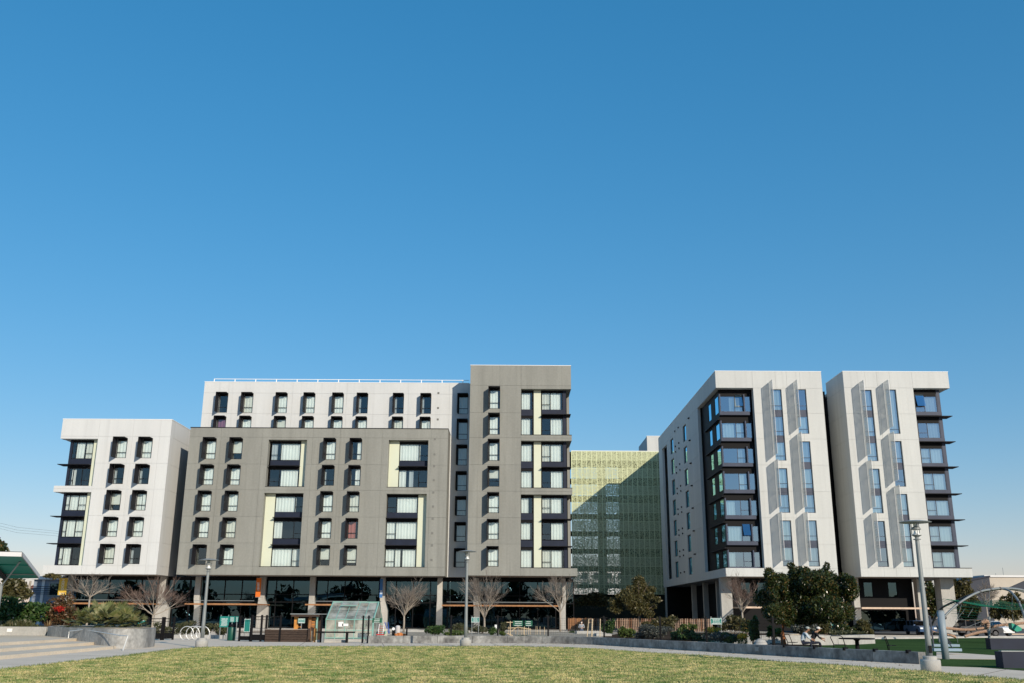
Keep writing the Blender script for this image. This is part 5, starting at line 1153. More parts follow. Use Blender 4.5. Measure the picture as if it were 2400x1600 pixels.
for k, (a, b, c, d, Y) in enumerate(((1646, 1692, 1468, 1482, 61), (1728, 1752, 1482, 1498, 58.5))):
    x0, x1, z0, z1 = box_px(a, b, c, d, Y); cl = [((x0+x1)/2, Y, (z0+z1)/2, (x1-x0)/2, .6, (z1-z0)/2)]
    obj("blossoms", leaf_mesh("blossoms", 260, cl, .05, 300+k, .9), FLOW_Y, fl); obj("stems", leaf_mesh("stems", 500, [((x0+x1)/2, Y+.1, (z0+z1)/2-.3, (x1-x0)/2, .6, (z1-z0)/2+.25)], .11, 310+k, .12, 1.5), L_GREEN, fl)
g = np.random.default_rng(4); n = 420; V = []
for k in range(n):
    t_f = g.uniform(); w_ = wpt(t_f*wlen); off = abs(g.normal(0, 1.6))+.1; x, y = w_[0]-g.uniform(.0, .5)*off, w_[1]-off
    a = g.uniform(0, 2*pi); s_ = g.uniform(.03, .07); c_ = np.array((x, y, .012)); u = np.array((cos(a), sin(a), g.normal(0, .2)))*s_; v = np.array((-sin(a), cos(a), 0))*s_*.55
    V += [c_-u, c_+v, c_+u, c_-v]
o = bpy.data.objects.new("fallen_leaves", np_mesh("fallen_leaves", np.array(V), 4)); o.data.materials.append(L_STRAW); col.objects.link(o); o["kind"] = "stuff"
# left planting
def fan_palm(root, x, y, z, r, n, seed):
    g = random.Random(seed); V = []
    for k in range(n):
        a = g.uniform(0, 2*pi); e = g.uniform(.05, 1.25); d = Vector((cos(a)*cos(e), sin(a)*cos(e), sin(e))); L = r*g.uniform(.55, .8); c = Vector((x, y, z))+d*L
        side = d.cross(Vector((0, 0, 1))).normalized(); upv = side.cross(d); fr = r*g.uniform(.32, .48)
        for j in range(15):
            th = (j-7)/7*1.5; q = (d*cos(th)+side*sin(th)).normalized(); tip = c+q*fr-Vector((0, 0, fr*.22*abs(sin(th)))); w = (d*-sin(th)+side*cos(th)).normalized()*fr*.10
            m_ = c+q*fr*.45+upv*fr*.05; V += [tuple(c), tuple(m_-w), tuple(tip), tuple(m_+w)]
    return V
fpm = thing("fan_palm", "broad clump of fan palms filling the curved concrete planter", "palm")
V = []
for i, (px, py, Y, r, n) in enumerate(((240, 1452, 57.5, 1.45, 34), (290, 1458, 57, 1.3, 30), (195, 1462, 58.5, 1.2, 26), (258, 1464, 55.5, 1.1, 26), (312, 1466, 56, .9, 20), (220, 1470, 56.8, .95, 20), (275, 1440, 58.5, 1.2, 22))):
    x, z = at(px, py, Y); V += fan_palm(None, x, Y, max(.98, z-r*.2), r, n, 40+i)
obj("fronds", np_mesh("fronds", np.array(V), 4), L_PALM, fpm)
px_bush("green_shrub", "deep green shrub behind the low wall at the left edge", -30, 118, 1402, 1478, 66, 5200, .12, L_GREEN, 51, 12, z0=.45)
px_bush("red_shrub", "reddish brown shrub between the deep green shrub and the fan palms", 92, 192, 1392, 1474, 67, 3600, .10, L_RED, 52, 12, z0=.45)
t = thing("red_flowers", "cluster of bright red blossoms on the reddish shrub", "flowers"); a = box_px(126, 152, 1418, 1432, 65.4)
obj("blossoms", leaf_mesh("blossoms", 160, [((a[0]+a[1])/2, 65.4, (a[2]+a[3])/2, (a[1]-a[0])/2, .5, (a[3]-a[2])/2)], .07, 53, .8), FLOW_R, t)
px_bush("grassy_plants", "brown green grassy plants along the foot of the left shrubs", -20, 105, 1456, 1484, 63.6, 1500, .16, L_HEDGE, 54, 8, up=1.2, z0=.5)
t = thing("spiky_plant", "orange spiky plant at the left end of the curved planter", "plant"); x, z = at(112, 1478, 63.4); V = []
g = random.Random(5)
for k in range(60):
    a = g.uniform(0, 2*pi); e = g.uniform(.2, 1.3); d = Vector((cos(a)*cos(e), sin(a)*cos(e), sin(e))); s = Vector((-sin(a), cos(a), 0))*.02; p0 = Vector((x, 63.4, .7)); V += [tuple(p0-s), tuple(p0+d*.3-s*1.3), tuple(p0+d*g.uniform(.5, .8)), tuple(p0+d*.3+s*1.3)]
obj("blades", np_mesh("blades", np.array(V), 4), L_STRAW, t)
px_bush("big_leaf_tree", "olive leaved tree under the teal canopy at the left edge", -20, 70, 1352, 1412, 74, 2600, .16, L_OLIVE, 55, 10)
px_bush("dark_tree", "dark conical tree top above the teal canopy at the left edge", -40, 18, 1255, 1345, 150, 1500, .35, L_DARK, 56, 8)
px_bush("vine", "pale leafed vine hanging at the left end of the white block's undercroft", 108, 140, 1342, 1356, 100, 500, .15, L_OLIVE, 57, 6)
px_bush("ivy", "dark ivy hanging under the green screen beside the column", 1335, 1440, 1388, 1424, 150, 2600, .22, L_OLIVE, 58, 9, dy=.6)
t = thing("white_tree", "pale bare trunk with two thick branches beside the blue grey house", "tree")
mb = MB(); x = at(52, 1405, 75)[0]
for a, b in (((60, 1425), (44, 1382)), ((50, 1398), (66, 1385)), ((44, 1382), (40, 1368)), ((66, 1385), (72, 1360))):
    p, q = at(*a, 75), at(*b, 75); mb.tube([(p[0], 75, p[1]), (q[0], 75, q[1])], [.12, .07], 6)
obj("trunk", mb, PALEB, t)
# ================================================================== PEOPLE
def hand(edges, pts, rad, wrist, palm_dir, side, key):
    "five separate curled fingers rooted in a palm"
    w = Vector(wrist); d = Vector(palm_dir).normalized(); s = Vector(side).normalized(); dn = d.cross(s).normalized()
    pts[key+'p'] = w+d*.07; rad[key+'p'] = .026; edges.append((key+'w', key+'p'))
    for i, (o, L) in enumerate(((-.03, .06), (-.01, .072), (.01, .068), (.028, .052))):
        a = w+d*.095+s*o; b = a+(d*.8-dn*.5)*L*.55; c = b+(d*.3-dn*.9)*L*.45
        for n_, q, r in (('a', a, .010), ('b', b, .009), ('c', c, .008)): pts[f'{key}{i}{n_}'] = q; rad[f'{key}{i}{n_}'] = r
        edges += [(key+'p', f'{key}{i}a'), (f'{key}{i}a', f'{key}{i}b'), (f'{key}{i}b', f'{key}{i}c')]
    a = w+d*.04-s*.035; b = a+d*.03-s*.025-dn*.012
    pts[key+'ta'] = a; pts[key+'tb'] = b; rad[key+'ta'] = .011; rad[key+'tb'] = .009; edges += [(key+'p', key+'ta'), (key+'ta', key+'tb')]
def person(label, loc, rz, J, mats, hair, hat=None, mask=None):
    "J: joints; one continuous skinned body coloured by clothing zone; head, hair and hat shaped on top"
    t = thing("person", label, "person", None, loc, rz)
    pts = {k: Vector(v) for k, v in J.items()}
    rad = dict(pel=.145, waist=.135, chest=.15, neck0=.075, neck=.055, head0=.075, head1=.098, head2=.085, hipL=.09, hipR=.09, kneL=.062, kneR=.062, ankL=.042, ankR=.042, toeL=.035, toeR=.035, shL=.07, shR=.07, elL=.047, elR=.047, lw=.032, rw=.032, nose=.02)
    E_ = [('pel', 'waist'), ('waist', 'chest'), ('chest', 'neck0'), ('neck0', 'neck'), ('neck', 'head0'), ('head0', 'head1'), ('head1', 'head2'), ('head0', 'nose'),
          ('pel', 'hipL'), ('hipL', 'kneL'), ('kneL', 'ankL'), ('ankL', 'toeL'), ('pel', 'hipR'), ('hipR', 'kneR'), ('kneR', 'ankR'), ('ankR', 'toeR'),
          ('chest', 'shL'), ('shL', 'elL'), ('elL', 'lw'), ('chest', 'shR'), ('shR', 'elR'), ('elR', 'rw')]
    for k, e in (('l', 'elL'), ('r', 'elR')):
        d = (pts[k+'w']-pts[e]); hand(E_, pts, rad, pts[k+'w'], d, Vector((0, 0, 1)).cross(d), k)
    names = list(pts); me = bpy.data.meshes.new("body"); me.from_pydata([pts[n] for n in names], [(names.index(a), names.index(b)) for a, b in E_], [])
    o = bpy.data.objects.new("body", me); col.objects.link(o)
    md = o.modifiers.new("skin", 'SKIN'); md.use_smooth_shade = True
    for i, n in enumerate(names): me.skin_vertices[0].data[i].radius = (rad[n], rad[n]); me.skin_vertices[0].data[i].use_root = n == 'pel'
    o.modifiers.new("sub", 'SUBSURF').levels = 2
    bpy.context.view_layer.update(); m2 = bpy.data.meshes.new_from_object(o.evaluated_get(bpy.context.evaluated_depsgraph_get())); bpy.data.objects.remove(o)
    m2.name = "body"; m2.materials.clear()
    for M in mats: m2.materials.append(M)           # skin, shirt, trousers, shoes
    zone = {n: 0 for n in names}
    for n in ('waist', 'chest', 'shL', 'shR', 'elL', 'elR'): zone[n] = 1
    for n in ('pel', 'hipL', 'hipR', 'kneL', 'kneR'): zone[n] = 2
    for n in ('ankL', 'ankR', 'toeL', 'toeR'): zone[n] = 3
    segs = [(pts[a], pts[b], zone[a], zone[b]) for a, b in E_]
    for p in m2.polygons:
        c = p.center; best = None
        for a, b, za, zb in segs:
            ab = b-a; f = max(0, min(1, (c-a).dot(ab)/ab.length_squared)); dd = (a+ab*f-c).length
            if best is None or dd < best[0]: best = (dd, za if f < .62 else zb)
        p.material_index = best[1]; p.use_smooth = True
    b = bpy.data.objects.new("body", m2); col.objects.link(b); b.parent = t
    h1, h0, h2 = pts['head1'], pts['head0'], pts['head2']; fwd = (pts['nose']-h0); fwd.z = 0; fwd.normalize(); sd = Vector((-fwd.y, fwd.x, 0))
    for s in (-1, 1):
        obj("eye", MB().blob(h1+fwd*.092+sd*.034*s-Vector((0, 0, .012)), .012, .012, .009, 8, 5), BLACK, b)
        obj("ear", MB().blob(h1+sd*.098*s-Vector((0, 0, .02)), .016, .022, .034, 8, 5), mats[0], b)
    if not mask: obj("mouth", MB().blob(h0+fwd*.085-Vector((0, 0, .012)), .022, .022, .008, 8, 5), CURTR, b)
    hm = MB(); up_ = (h2-h1).normalized()
    if hair:
        M, long_ = hair; hm.blob(h1+up_*.03-fwd*.022, .112, .112, .105, 12, 8, .03)
        if long_: hm.blob(h1-fwd*.06-Vector((0, 0, .15)), .11, .07, .2, 10, 8, .05)
        obj("hair", hm, M, b, True)
    if hat:
        hb = MB(); hb.blob(h1+up_*.055, .118, .118, .085, 14, 8); q = h1+up_*.04+fwd*.13; hb.blob(q, .075, .075, .012, 10, 5); obj("cap", hb, hat, b, True)
    if mask: obj("face_mask", MB().blob(h0+fwd*.055+Vector((0, 0, .0)), .058, .058, .058, 10, 7), mask, b, True)
    return t
SKIN = mat("skin", (.50, .30, .20), .55); SKIN2 = mat("skin_tan", (.36, .20, .125), .55)
PALE = mat("pale_blue_cloth", (.46, .52, .56), .85); NAVYC = mat("navy_cloth", (.018, .022, .04), .85); BLKC = mat("black_cloth", (.014, .014, .018), .85); GRYC = mat("grey_cloth", (.30, .32, .34), .85); WHC = mat("white_cloth", (.70, .70, .68), .85); JEAN = mat("denim", (.06, .09, .15), .85); HAIR = mat("dark_hair", (.012, .010, .010), .5); CAPG = mat("grey_cap", (.33, .38, .36), .85)
# the seated pair lean towards +x (photo right)
def seated(lean, headdrop, arm):
    y = .12; sx = .28*lean
    return dict(pel=(0, 0, .52), waist=(.05*lean, 0, .70), chest=(sx*.6, 0, .93), neck0=(sx*.95, 0, 1.08), neck=(sx*1.08, 0, 1.13), head0=(sx*1.2+.03, 0, 1.2-headdrop), head1=(sx*1.25+.02, 0, 1.27-headdrop), head2=(sx*1.25, 0, 1.32-headdrop), nose=(sx*1.2+.12, 0, 1.215-headdrop),
        hipL=(.06, y, .52), kneL=(.46, y+.04, .54), ankL=(.47, y+.04, .1), toeL=(.62, y+.05, .045), hipR=(.06, -y, .52), kneR=(.47, -y-.02, .54), ankR=(.55, -y-.03, .1), toeR=(.70, -y-.04, .045),
        shL=(sx*.9, .19, 1.03), elL=(sx*.9+.14, .23, .80), lw=(sx*.9+.34, .12, .70+arm), shR=(sx*.9, -.19, 1.03), elR=(sx*.9+.12, -.24, .80), rw=(sx*.9+.33, -.14, .68))
YP = 54.5; SC = 1.0
xp1 = at(1878, 1490, YP)[0]; xp2 = at(1899.5, 1490, YP+.5)[0]
zoff = 0
person("seated person in a pale blue top and grey cap beside the magnolia trunk, leaning forward", (xp1, YP, -.09), -.35, seated(1.0, .02, .02), [SKIN2, PALE, NAVYC, BLKC], (HAIR, False), CAPG)
person("seated person in a dark vest and white cap, looking down at the hands", (xp2, YP+.5, -.09), -.25, seated(1.25, .03, .06), [SKIN, BLKC, NAVYC, BLKC], (HAIR, False), WHC)
pb = thing("bench", "long black bench under the two seated people", "bench")
obj("seat", MB().box(xp1-2.6, xp2+.35, YP-.25, YP+.75, .27, .33), BLACK, pb)
for x in (xp1-2.2, xp1-.5, xp2+.1): obj("leg", MB().box(x, x+.08, YP-.15, YP+.65, 0, .268), BLACK, pb)
zc_ = .36
YW = 88.0; xw, zw = at(1363, 1477, YW)
std = dict(pel=(0, 0, .92), waist=(0, 0, 1.08), chest=(0, 0, 1.28), neck0=(0, 0, 1.42), neck=(.0, -.01, 1.46), head0=(0, -.025, 1.53), head1=(0, -.02, 1.60), head2=(0, -.01, 1.66), nose=(0, -.13, 1.545),
    hipL=(.09, 0, .88), kneL=(.11, -.03, .48), ankL=(.11, 0, .09), toeL=(.13, -.15, .04), hipR=(-.09, 0, .88), kneR=(-.1, -.03, .48), ankR=(-.1, .02, .09), toeR=(-.12, -.13, .04),
    shL=(.18, 0, 1.37), elL=(.25, -.05, 1.12), lw=(.10, -.22, 1.13), shR=(-.18, 0, 1.37), elR=(-.25, -.05, 1.12), rw=(-.09, -.24, 1.09))
person("standing person with long dark hair, black top and pale face mask before the slat fence", (xw, YW, -.35), 0, std, [SKIN, GRYC, JEAN, BLKC], (HAIR, True), None, CURT[0])
# ================================================================== TABLE, CHAIRS
tbx = thing("round_table", "black round metal table on a single stem in front of the curved white wall", "table")
x0, x1, z0, z1 = box_px(1968, 2049, 1501, 1505, 52.5); cx = (x0+x1)/2; rt = (x1-x0)/2
obj("tabletop", MB().lathe([(rt-.03, .68), (rt, .70), (rt, .73), (rt-.02, .745), (.02, .75)], cx, 52.5, 0, 36), BLACK, tbx); obj("stem", MB().lathe([(.13, 0), (.11, .1), (.1, .6), (.2, .679)], cx, 52.5, 0, 16), BLACK, tbx)
def loop_chair(px, Y, label, rz, sc_=1.):
    x = at(px, 1505, Y)[0]; t = thing("metal_chair", label, "chair", "black metal chairs around the table", (x, Y, 0), rz)
    obj("frame", MB().tube([(-.28, 0, 0), (-.27, 0, .45), (-.38, .12, .80), (-.33, .12, .86), (.15, .12, .86), (.25, .10, .80), (.3, 0, .45), (.33, -.05, 0)], .022, 8), BLACK, t)
    obj("seat", MB().prism([(-.27, -.35), (.28, -.35), (.29, .04), (-.27, .04)], .42, .45), BLACK, t); return t
loop_chair(1966, 51.5, "black loop backed chair left of the round table", 0)
loop_chair(1851, 55.5, "black loop backed chair left of the seated pair", .9); loop_chair(1822, 53.0, "black chair half hidden left of the magnolia trunk", -.7)
t = loop_chair(2081, 50.5, "black chair tilted back right of the round table", 1.35)
ws = thing("umbrella_base", "pale domed concrete block by the magnolia's foot", "block"); x, z = at(1782, 1497, 55); obj("dome", MB().blob((x, 55, .1), .42, .42, .55, 16, 10), CONC, ws, True)

# ================================================================== PLAYGROUND
NET = mat("green_rope", (.012, .14, .075), .7); ROPE = mat("tan_rope", (.44, .28, .19), .85, var=.3, scale=8); CHAIN = mat("chain", (.06, .06, .065), .5); DISC = mat("swing_blue", (.22, .31, .38), .5)
def zp(x, y): return 2160+x/6.817, 1350+y/6.817
pg = thing("climbing_dome", "silver arched climbing frame with green net and tan ropes on the turf", "play structure")
YD = 74.0
def arc(pts, Ys, r, M, name="arch"):
    P_ = []
    for p, Y in zip(pts, Ys): x, z = at(*zp(*p), Y); P_.append((x, Y, z))
    q = [tuple(v) for v in spline(P_, 5)]; return obj(name, MB().tube(q, r, 8), M, pg, True)
arc([(285, 1055), (300, 860), (365, 650), (440, 560), (590, 430), (760, 320), (930, 240), (1100, 205), (1260, 188), (1400, 225), (1500, 325), (1560, 420), (1640, 620), (1690, 800), (1720, 980)], [74, 74, 74, 74, 74, 74, 74.5, 75, 75.5, 75, 74, 73, 71.5, 70.5, 70], .085, STEEL)
arc([(150, 800), (230, 620), (310, 510), (430, 440), (570, 380), (700, 325), (900, 255), (1100, 215), (1262, 190)], [84, 83, 82, 81, 80, 79, 78, 77, 76], .085, CHAIN)
arc([(1262, 188), (1450, 190), (1640, 222), (1900, 330), (2150, 560)], [76, 77, 78, 79, 80], .085, STEEL)
arc([(1262, 190), (1450, 205), (1640, 250), (1850, 400), (2000, 700)], [76, 77.5, 79, 80, 81], .07, STEEL)
for p, Y in (((590, 430), 74), (760+170, 240), (1100, 205), (1260, 190), (1560, 410), (380, 670)) if False else (((590, 430), 74), ((930, 240), 74.5), ((1100, 205), 75), ((1255, 190), 75.5), ((1555, 405), 73), ((375, 655), 74)):
    x, z = at(*zp(*p), Y); obj("clamp", MB().blob((x, Y, z), .13, .13, .13, 10, 6), CHAIN, pg)
x, z = at(*zp(1075, 1020), 74); x2, z2 = at(*zp(1080, 640), 74); obj("mast", MB().tube([(x, 74, 0), (x2, 74, z2)], .09, 10), STEEL, pg)
mb = MB(); g = random.Random(3)
for k in range(13):                                          # horizontal net sheet
    Y = 71+k*.55; a = at(*zp(610, 450), 74); b = at(*zp(1640, 500+30), 74); zz = a[1]-.1+k*.05
    mb.tube([(a[0]+.03*k, Y, zz), ((a[0]+b[0])/2, Y+g.uniform(-.1, .1), zz-.25), (b[0], Y, zz-.1)], .016, 3, False)
a = at(*zp(610, 450), 74); b = at(*zp(1640, 530), 74)
for k in range(14):
    x = a[0]+(b[0]-a[0])*k/13; mb.tube([(x, 71, a[1]-.15), (x+g.uniform(-.2, .2), 74.3, a[1]-.1), (x, 77.8, a[1]+.45)], .014, 3, False)
for k in range(6): mb.tube([(a[0]+.2*k, 77+.0*k, a[1]-.2*k), (at(*zp(950, 520), 77)[0], 77, a[1]-.2-.2*k)], .012, 3, False)
o = obj("net", mb, NET, pg); o["kind"] = "stuff"
mb = MB()
for p, q in (((640, 440), (560, 690)), ((690, 520), (560, 690)), ((820, 510), (740, 640)), ((1080, 640), (1200, 780)), ((1260, 600), (1370, 760)), ((1450, 320), (1440, 560)), ((1080, 640), (930, 790)), ((940, 250), (1080, 460)), ((1090, 210), (1080, 460)), ((540, 700), (580, 1070)), ((1450, 600), (1480, 760)), ((1000, 700), (620, 850)), ((1080, 640), (1160, 830)), ((1200, 790), (1340, 880)), ((1560, 420), (1640, 700))):
    a = at(*zp(*p), 74); b = at(*zp(*q), 74); mb.tube([(a[0], 74, a[1]), (b[0], 74, b[1])], .018, 4, False)
o = obj("rope", mb, STEEL, pg)
def twist(pts, Y, r=.10):
    P_ = []
    for p in pts: x, z = at(*zp(*p), Y); P_.append((x, Y, z))
    q = [np.array(v) for v in spline(P_, 14)]; mb = MB()
    for k in (0, 2.1, 4.2): mb.tube([tuple(v+np.array((0, cos(i*.9+k)*r*.5, sin(i*.9+k)*r*.5))) for i, v in enumerate(q)], r*.62, 6)
    obj("twisted_rope", mb, ROPE, pg)
twist([(380, 820), (480, 830), (620, 845), (760, 845), (850, 838)], 74); twist([(690, 955), (800, 920), (920, 890), (1030, 870)], 73.6); twist([(880, 840), (1000, 820), (1120, 800), (1300, 770), (1480, 755), (1640, 740)], 74.2); twist([(960, 740), (1020, 710), (1060, 740), (1050, 800)], 74, .16); twist([(150, 870), (230, 900), (300, 920)], 75); twist([(400, 920), (470, 935), (540, 965)], 74.6)
x, z = at(*zp(1490, 810), 72); sb1 = thing("basket_seat", "bright green moulded basket seat hanging in the climbing frame", "play seat")
obj("shell", MB().extr([(x-.35, z+.3), (x-.1, z+.22), (x+.35, z-.05), (x+.3, z-.22), (x-.05, z-.3), (x-.35, z-.1)], 71.7, 72.2), mat("green_plastic", (.01, .30, .20), .4), sb1)
pn = thing("balance_board", "orange edged timber board at the far right of the climbing frame", "play seat"); a = at(*zp(1420, 915), 70); b = at(*zp(1640, 905), 70); obj("board", MB().box(a[0], b[0]+.5, 69.8, 70.3, a[1]-.05, a[1]+.03), PALET, pn)
po = thing("swing_post", "thick leaning blue grey post in front of the swings", "post")
xg, yg_ = gr(*zp(388, 1325)); x2, z2 = at(*zp(302, 552), yg_); obj("post", MB().tube([(xg, yg_, 0), (xg+(x2-xg)*1., yg_, z2)], .155, 16), mat("blue_grey_post", (.26, .31, .34), .5), po, True)
obj("cap", MB().lathe([(.16, z2), (.16, z2+.03), (.02, z2+.05)], x2, yg_, 0, 16), STEEL, po)
for lab, xa_, xb_, yy, Y in (("nearer pale blue swing board hanging on chains behind the leaning post", 165, 610, 1165, 50.5), ("farther pale blue swing board hanging on chains behind the leaning post", 165, 580, 1095, 56.5)):
    s = thing("swing", lab, "swing", "swing boards by the climbing frame"); a = at(*zp(xa_, yy-10), Y); b = at(*zp(xb_, yy+8), Y)
    obj("board", MB().box(a[0], b[0], Y-.25, Y+.25, b[1]-.05, b[1]+.08), DISC, s)
    tp1, tp2 = at(*zp(265, 720), Y), at(*zp(385, 850), Y)
    obj("chain", MB().tube([(a[0]+.1, Y, b[1]+.08), (tp1[0], Y+1, tp1[1]+.3)], .03, 6), CHAIN, s); obj("chain", MB().tube([(b[0]-.35, Y, b[1]+.08), (tp2[0], Y+1, tp2[1]+.2)], .03, 6), CHAIN, s)
for lab, p0, p1, yb, yt, dpt in (("dark raised planter box behind the other at the right edge", 1105, 1900, 1170, 985, .5), ("nearest dark raised planter box at the right edge of the path", 1310, 1900, 1470, 1200, .5)):
    a = gr(*zp(p0+8, yb)); x1 = at(*zp(p1, yb), a[1])[0]; zt = at(*zp(p0, yt), a[1])[1]; t = thing("planter", lab, "planter")
    obj("side", MB().box(a[0], x1, a[1], a[1]+.08, 0, zt), NAVY, t); obj("side", MB().box(a[0], a[0]+.08, a[1]+.083, a[1]+dpt, 0, zt), NAVY, t); obj("side", MB().box(a[0], x1, a[1]+dpt+.003, a[1]+dpt+.08, 0, zt), NAVY, t)
    obj("rim", MB().box(a[0]-.03, x1, a[1]-.03, a[1]+.2, zt+.002, zt+.04), STEEL, t); obj("soil", MB().box(a[0]+.083, x1, a[1]+.083, a[1]+dpt, 0, zt-.1), SOIL, t)

# ================================================================== CARS
TYRE = mat("tyre_rubber", (.015, .015, .015), .8); CARGL = glass("car_glass", (.05, .07, .08), .1)
def car(label, x, y, rz, paint, roof_h=1.48, van=False):
    t = thing("parked_car", label, "car", "cars parked beyond the turf", (x, y, 0), rz); L, W = 4.4, 1.78
    prof = [(-2.15, .35), (2.15, .35), (2.2, .62), (2.1, .86), (1.0, .97), (-2.0, .98), (-2.2, .8)]
    body = MB().extr(prof, -W/2, W/2); obj("body", body, paint, t)
    cab = [(1.05, .972), (.35, roof_h-.06), (-1.5, roof_h-.06), (-2.05, .982)]; obj("cabin_glass", MB().extr(cab, -W/2+.1, W/2-.1), CARGL, t); obj("cabin_core", MB().extr([(.9, .975), (.3, roof_h-.1), (-1.45, roof_h-.1), (-1.95, .985)], -W/2+.14, W/2-.14), CORE, t)
    obj("roof", MB().extr([(.38, roof_h-.055), (.2, roof_h), (-1.45, roof_h), (-1.55, roof_h-.055)], -W/2+.1, W/2-.1), paint, t)
    for s in (-1, 1):
        for px_ in (1.35, -1.35):
            w = obj("wheel", MB().tube([(px_, s*W/2-.1*s-.1, .33), (px_, s*W/2-.1*s+.1, .33)], .33, 18), TYRE, t); obj("rim", MB().tube([(px_, s*(W/2+.005)-.012, .33), (px_, s*(W/2+.005)+.012, .33)], .2, 14), CHAIN, w)
        obj("headlight", MB().box(2.12, 2.21, s*.72-.14, s*.72+.14, .63, .78), LAMPGL, t); obj("mirror", MB().box(.72, .9, s*(W/2+.02)-.09, s*(W/2+.02)+.09, .95, 1.08), paint, t)
        for xa2 in (.35, -.55, -1.5): obj("pillar", MB().box(xa2-.04, xa2+.04, s*(W/2-.092)-.008, s*(W/2-.092)+.008, .98, roof_h-.07), paint, t)
    return t
CW = mat("white_car_paint", (.74, .74, .73), .3, spec=.6); CD = mat("dark_car_paint", (.03, .032, .036), .3, spec=.6); CB = mat("blue_car_paint", (.05, .10, .2), .3, spec=.6)
x = at(2342, 1485, 101)[0]; car("white parked car behind the climbing frame near the right edge", x, 102.5, -pi/2+.25, CW)
x = at(2275, 1480, 100)[0]; car("dark parked car with a pale roof behind the climbing frame's ropes", x+1.2, 101, 0, CD, 1.62)
x = at(2166, 1480, 106)[0]; car("dark blue parked car in the gap behind the largest lamp pole", x, 107, -pi/2, CB)

# ================================================================== BACKGROUND
FT = mat("tan_render", (.52, .46, .38), .85, var=.1, scale=.3); FD = mat("dark_roof", (.05, .055, .07), .8); FW = mat("far_white", (.72, .71, .69), .85, var=.06, scale=.3); ROOFR = mat("red_tile", (.30, .12, .075), .85, var=.3, scale=1.5); HB = mat("blue_grey_board", (.22, .27, .34), .8, var=.2, scale=1.2)
fh = thing("far_hall", "tan flat roofed hall beyond the climbing frame at the right edge", "building"); YB = 175
x0, x1, z0, z1 = box_px(2316, 2440, 1351.5, 1470, YB)
obj("wall", MB().holed(x0, x1+20, 0, z1, [(x0+6+k*7, x0+9+k*7, 2.5, 5) for k in range(4)], YB, YB+.4), FT, fh); obj("roof", MB().box(x0-.2, x1+20, YB-.2, YB+20, z1+.01, z1+.35), FW, fh)
for k in range(4): obj("window", MB().box(x0+6+k*7, x0+9+k*7, YB+.1, YB+.2, 2.5, 5), SHOP, fh)
obj("side_wall", MB().box(x0, x0+.4, YB+.41, YB+20, 0, z1), FT, fh)
for px, yt in ((2352, 1329), (2334, 1342)):
    x = at(px, 1345, YB+3)[0]; zt = at(px, yt, YB+3)[1]; obj("antenna", MB().tube([(x, YB+3, z1), (x, YB+3, zt)], .05, 5), STEEL, fh)
g2 = thing("far_shed", "dark gabled shed between the far trees and the tan hall", "building"); x0, x1, z0, z1 = box_px(2278, 2317, 1352, 1470, 170)
obj("wall", MB().extr([(x0-4, 0), (x1-.3, 0), (x1-.3, z1), (x0-2, z1-.9), (x0-4, z1-1.1)], 168, 174), FD, g2); obj("roof", MB().extr([(x0-4.2, z1-1.08), (x0-2, z1-.87), (x1-.2, z1+.03), (x1-.2, z1+.25), (x0-4.2, z1-.85)], 167.8, 174.2), NAVY, g2)
g3 = thing("shade_sail", "dark triangular roof rising at the right edge behind the climbing arch", "canopy"); YQ = 120
p = [at(*zp(1370, 185), YQ), at(*zp(1700, 40), YQ), at(*zp(1700, 220), YQ)]; obj("sail", MB().extr([p[0], p[2], p[1]], YQ, YQ+.15), FD, g3); obj("post", MB().tube([(p[1][0], YQ+.3, 0), (p[1][0], YQ+.3, p[1][1])], .12, 8), STEEL, g3)
for lab, a, b, c, d, Y, n, s, M, sd_ in (("dense brownish tree behind the far right column", 2222, 2300, 1347, 1412, 128, 3200, .22, L_OLIVE, 71), ("dark tall tree between the column and the largest lamp pole", 2158, 2212, 1352, 1470, 124, 3200, .22, L_DARK, 72), ("dark hedge like tree left of the green net", 2235, 2300, 1405, 1460, 122, 2600, .2, L_DARK, 73), ("dark bushy tree behind the green net", 2330, 2410, 1395, 1450, 118, 2600, .2, L_OLIVE, 74), ("dark tree under the white block's overhang at the far right", 2216, 2255, 1400, 1475, 130, 1500, .2, L_DARK, 75)):
    px_bush("far_tree", lab, a, b, c, d, Y, n, s, M, sd_, 10, z0=1.0)
bare_tree("grey bare tree tangled in the ropes of the climbing frame", 2318, 1470, 2290, 2345, 1362, 105, 9, zg=0, zfork=1415, vase=.5)
# seen through the green screen
fb = thing("far_apartment_block", "distant white block with square windows seen through the green screen", "building"); YB = 235
obj("wall", MB().holed(8, 60, 0, 12.4, [(x, x+1.5, z, z+1.4) for x in np.arange(14, 58, 2.9) for z in (8.0, 10.2)], YB, YB+.5), FW, fb)
for x in np.arange(14, 58, 2.9):
    for z in (8.0, 10.2): obj("window", MB().box(x, x+1.5, YB+.2, YB+.3, z, z+1.4), NAVY, fb)
obj("roof", MB().box(7.8, 60.2, YB-.2, YB+14, 12.41, 12.7), FW, fb)
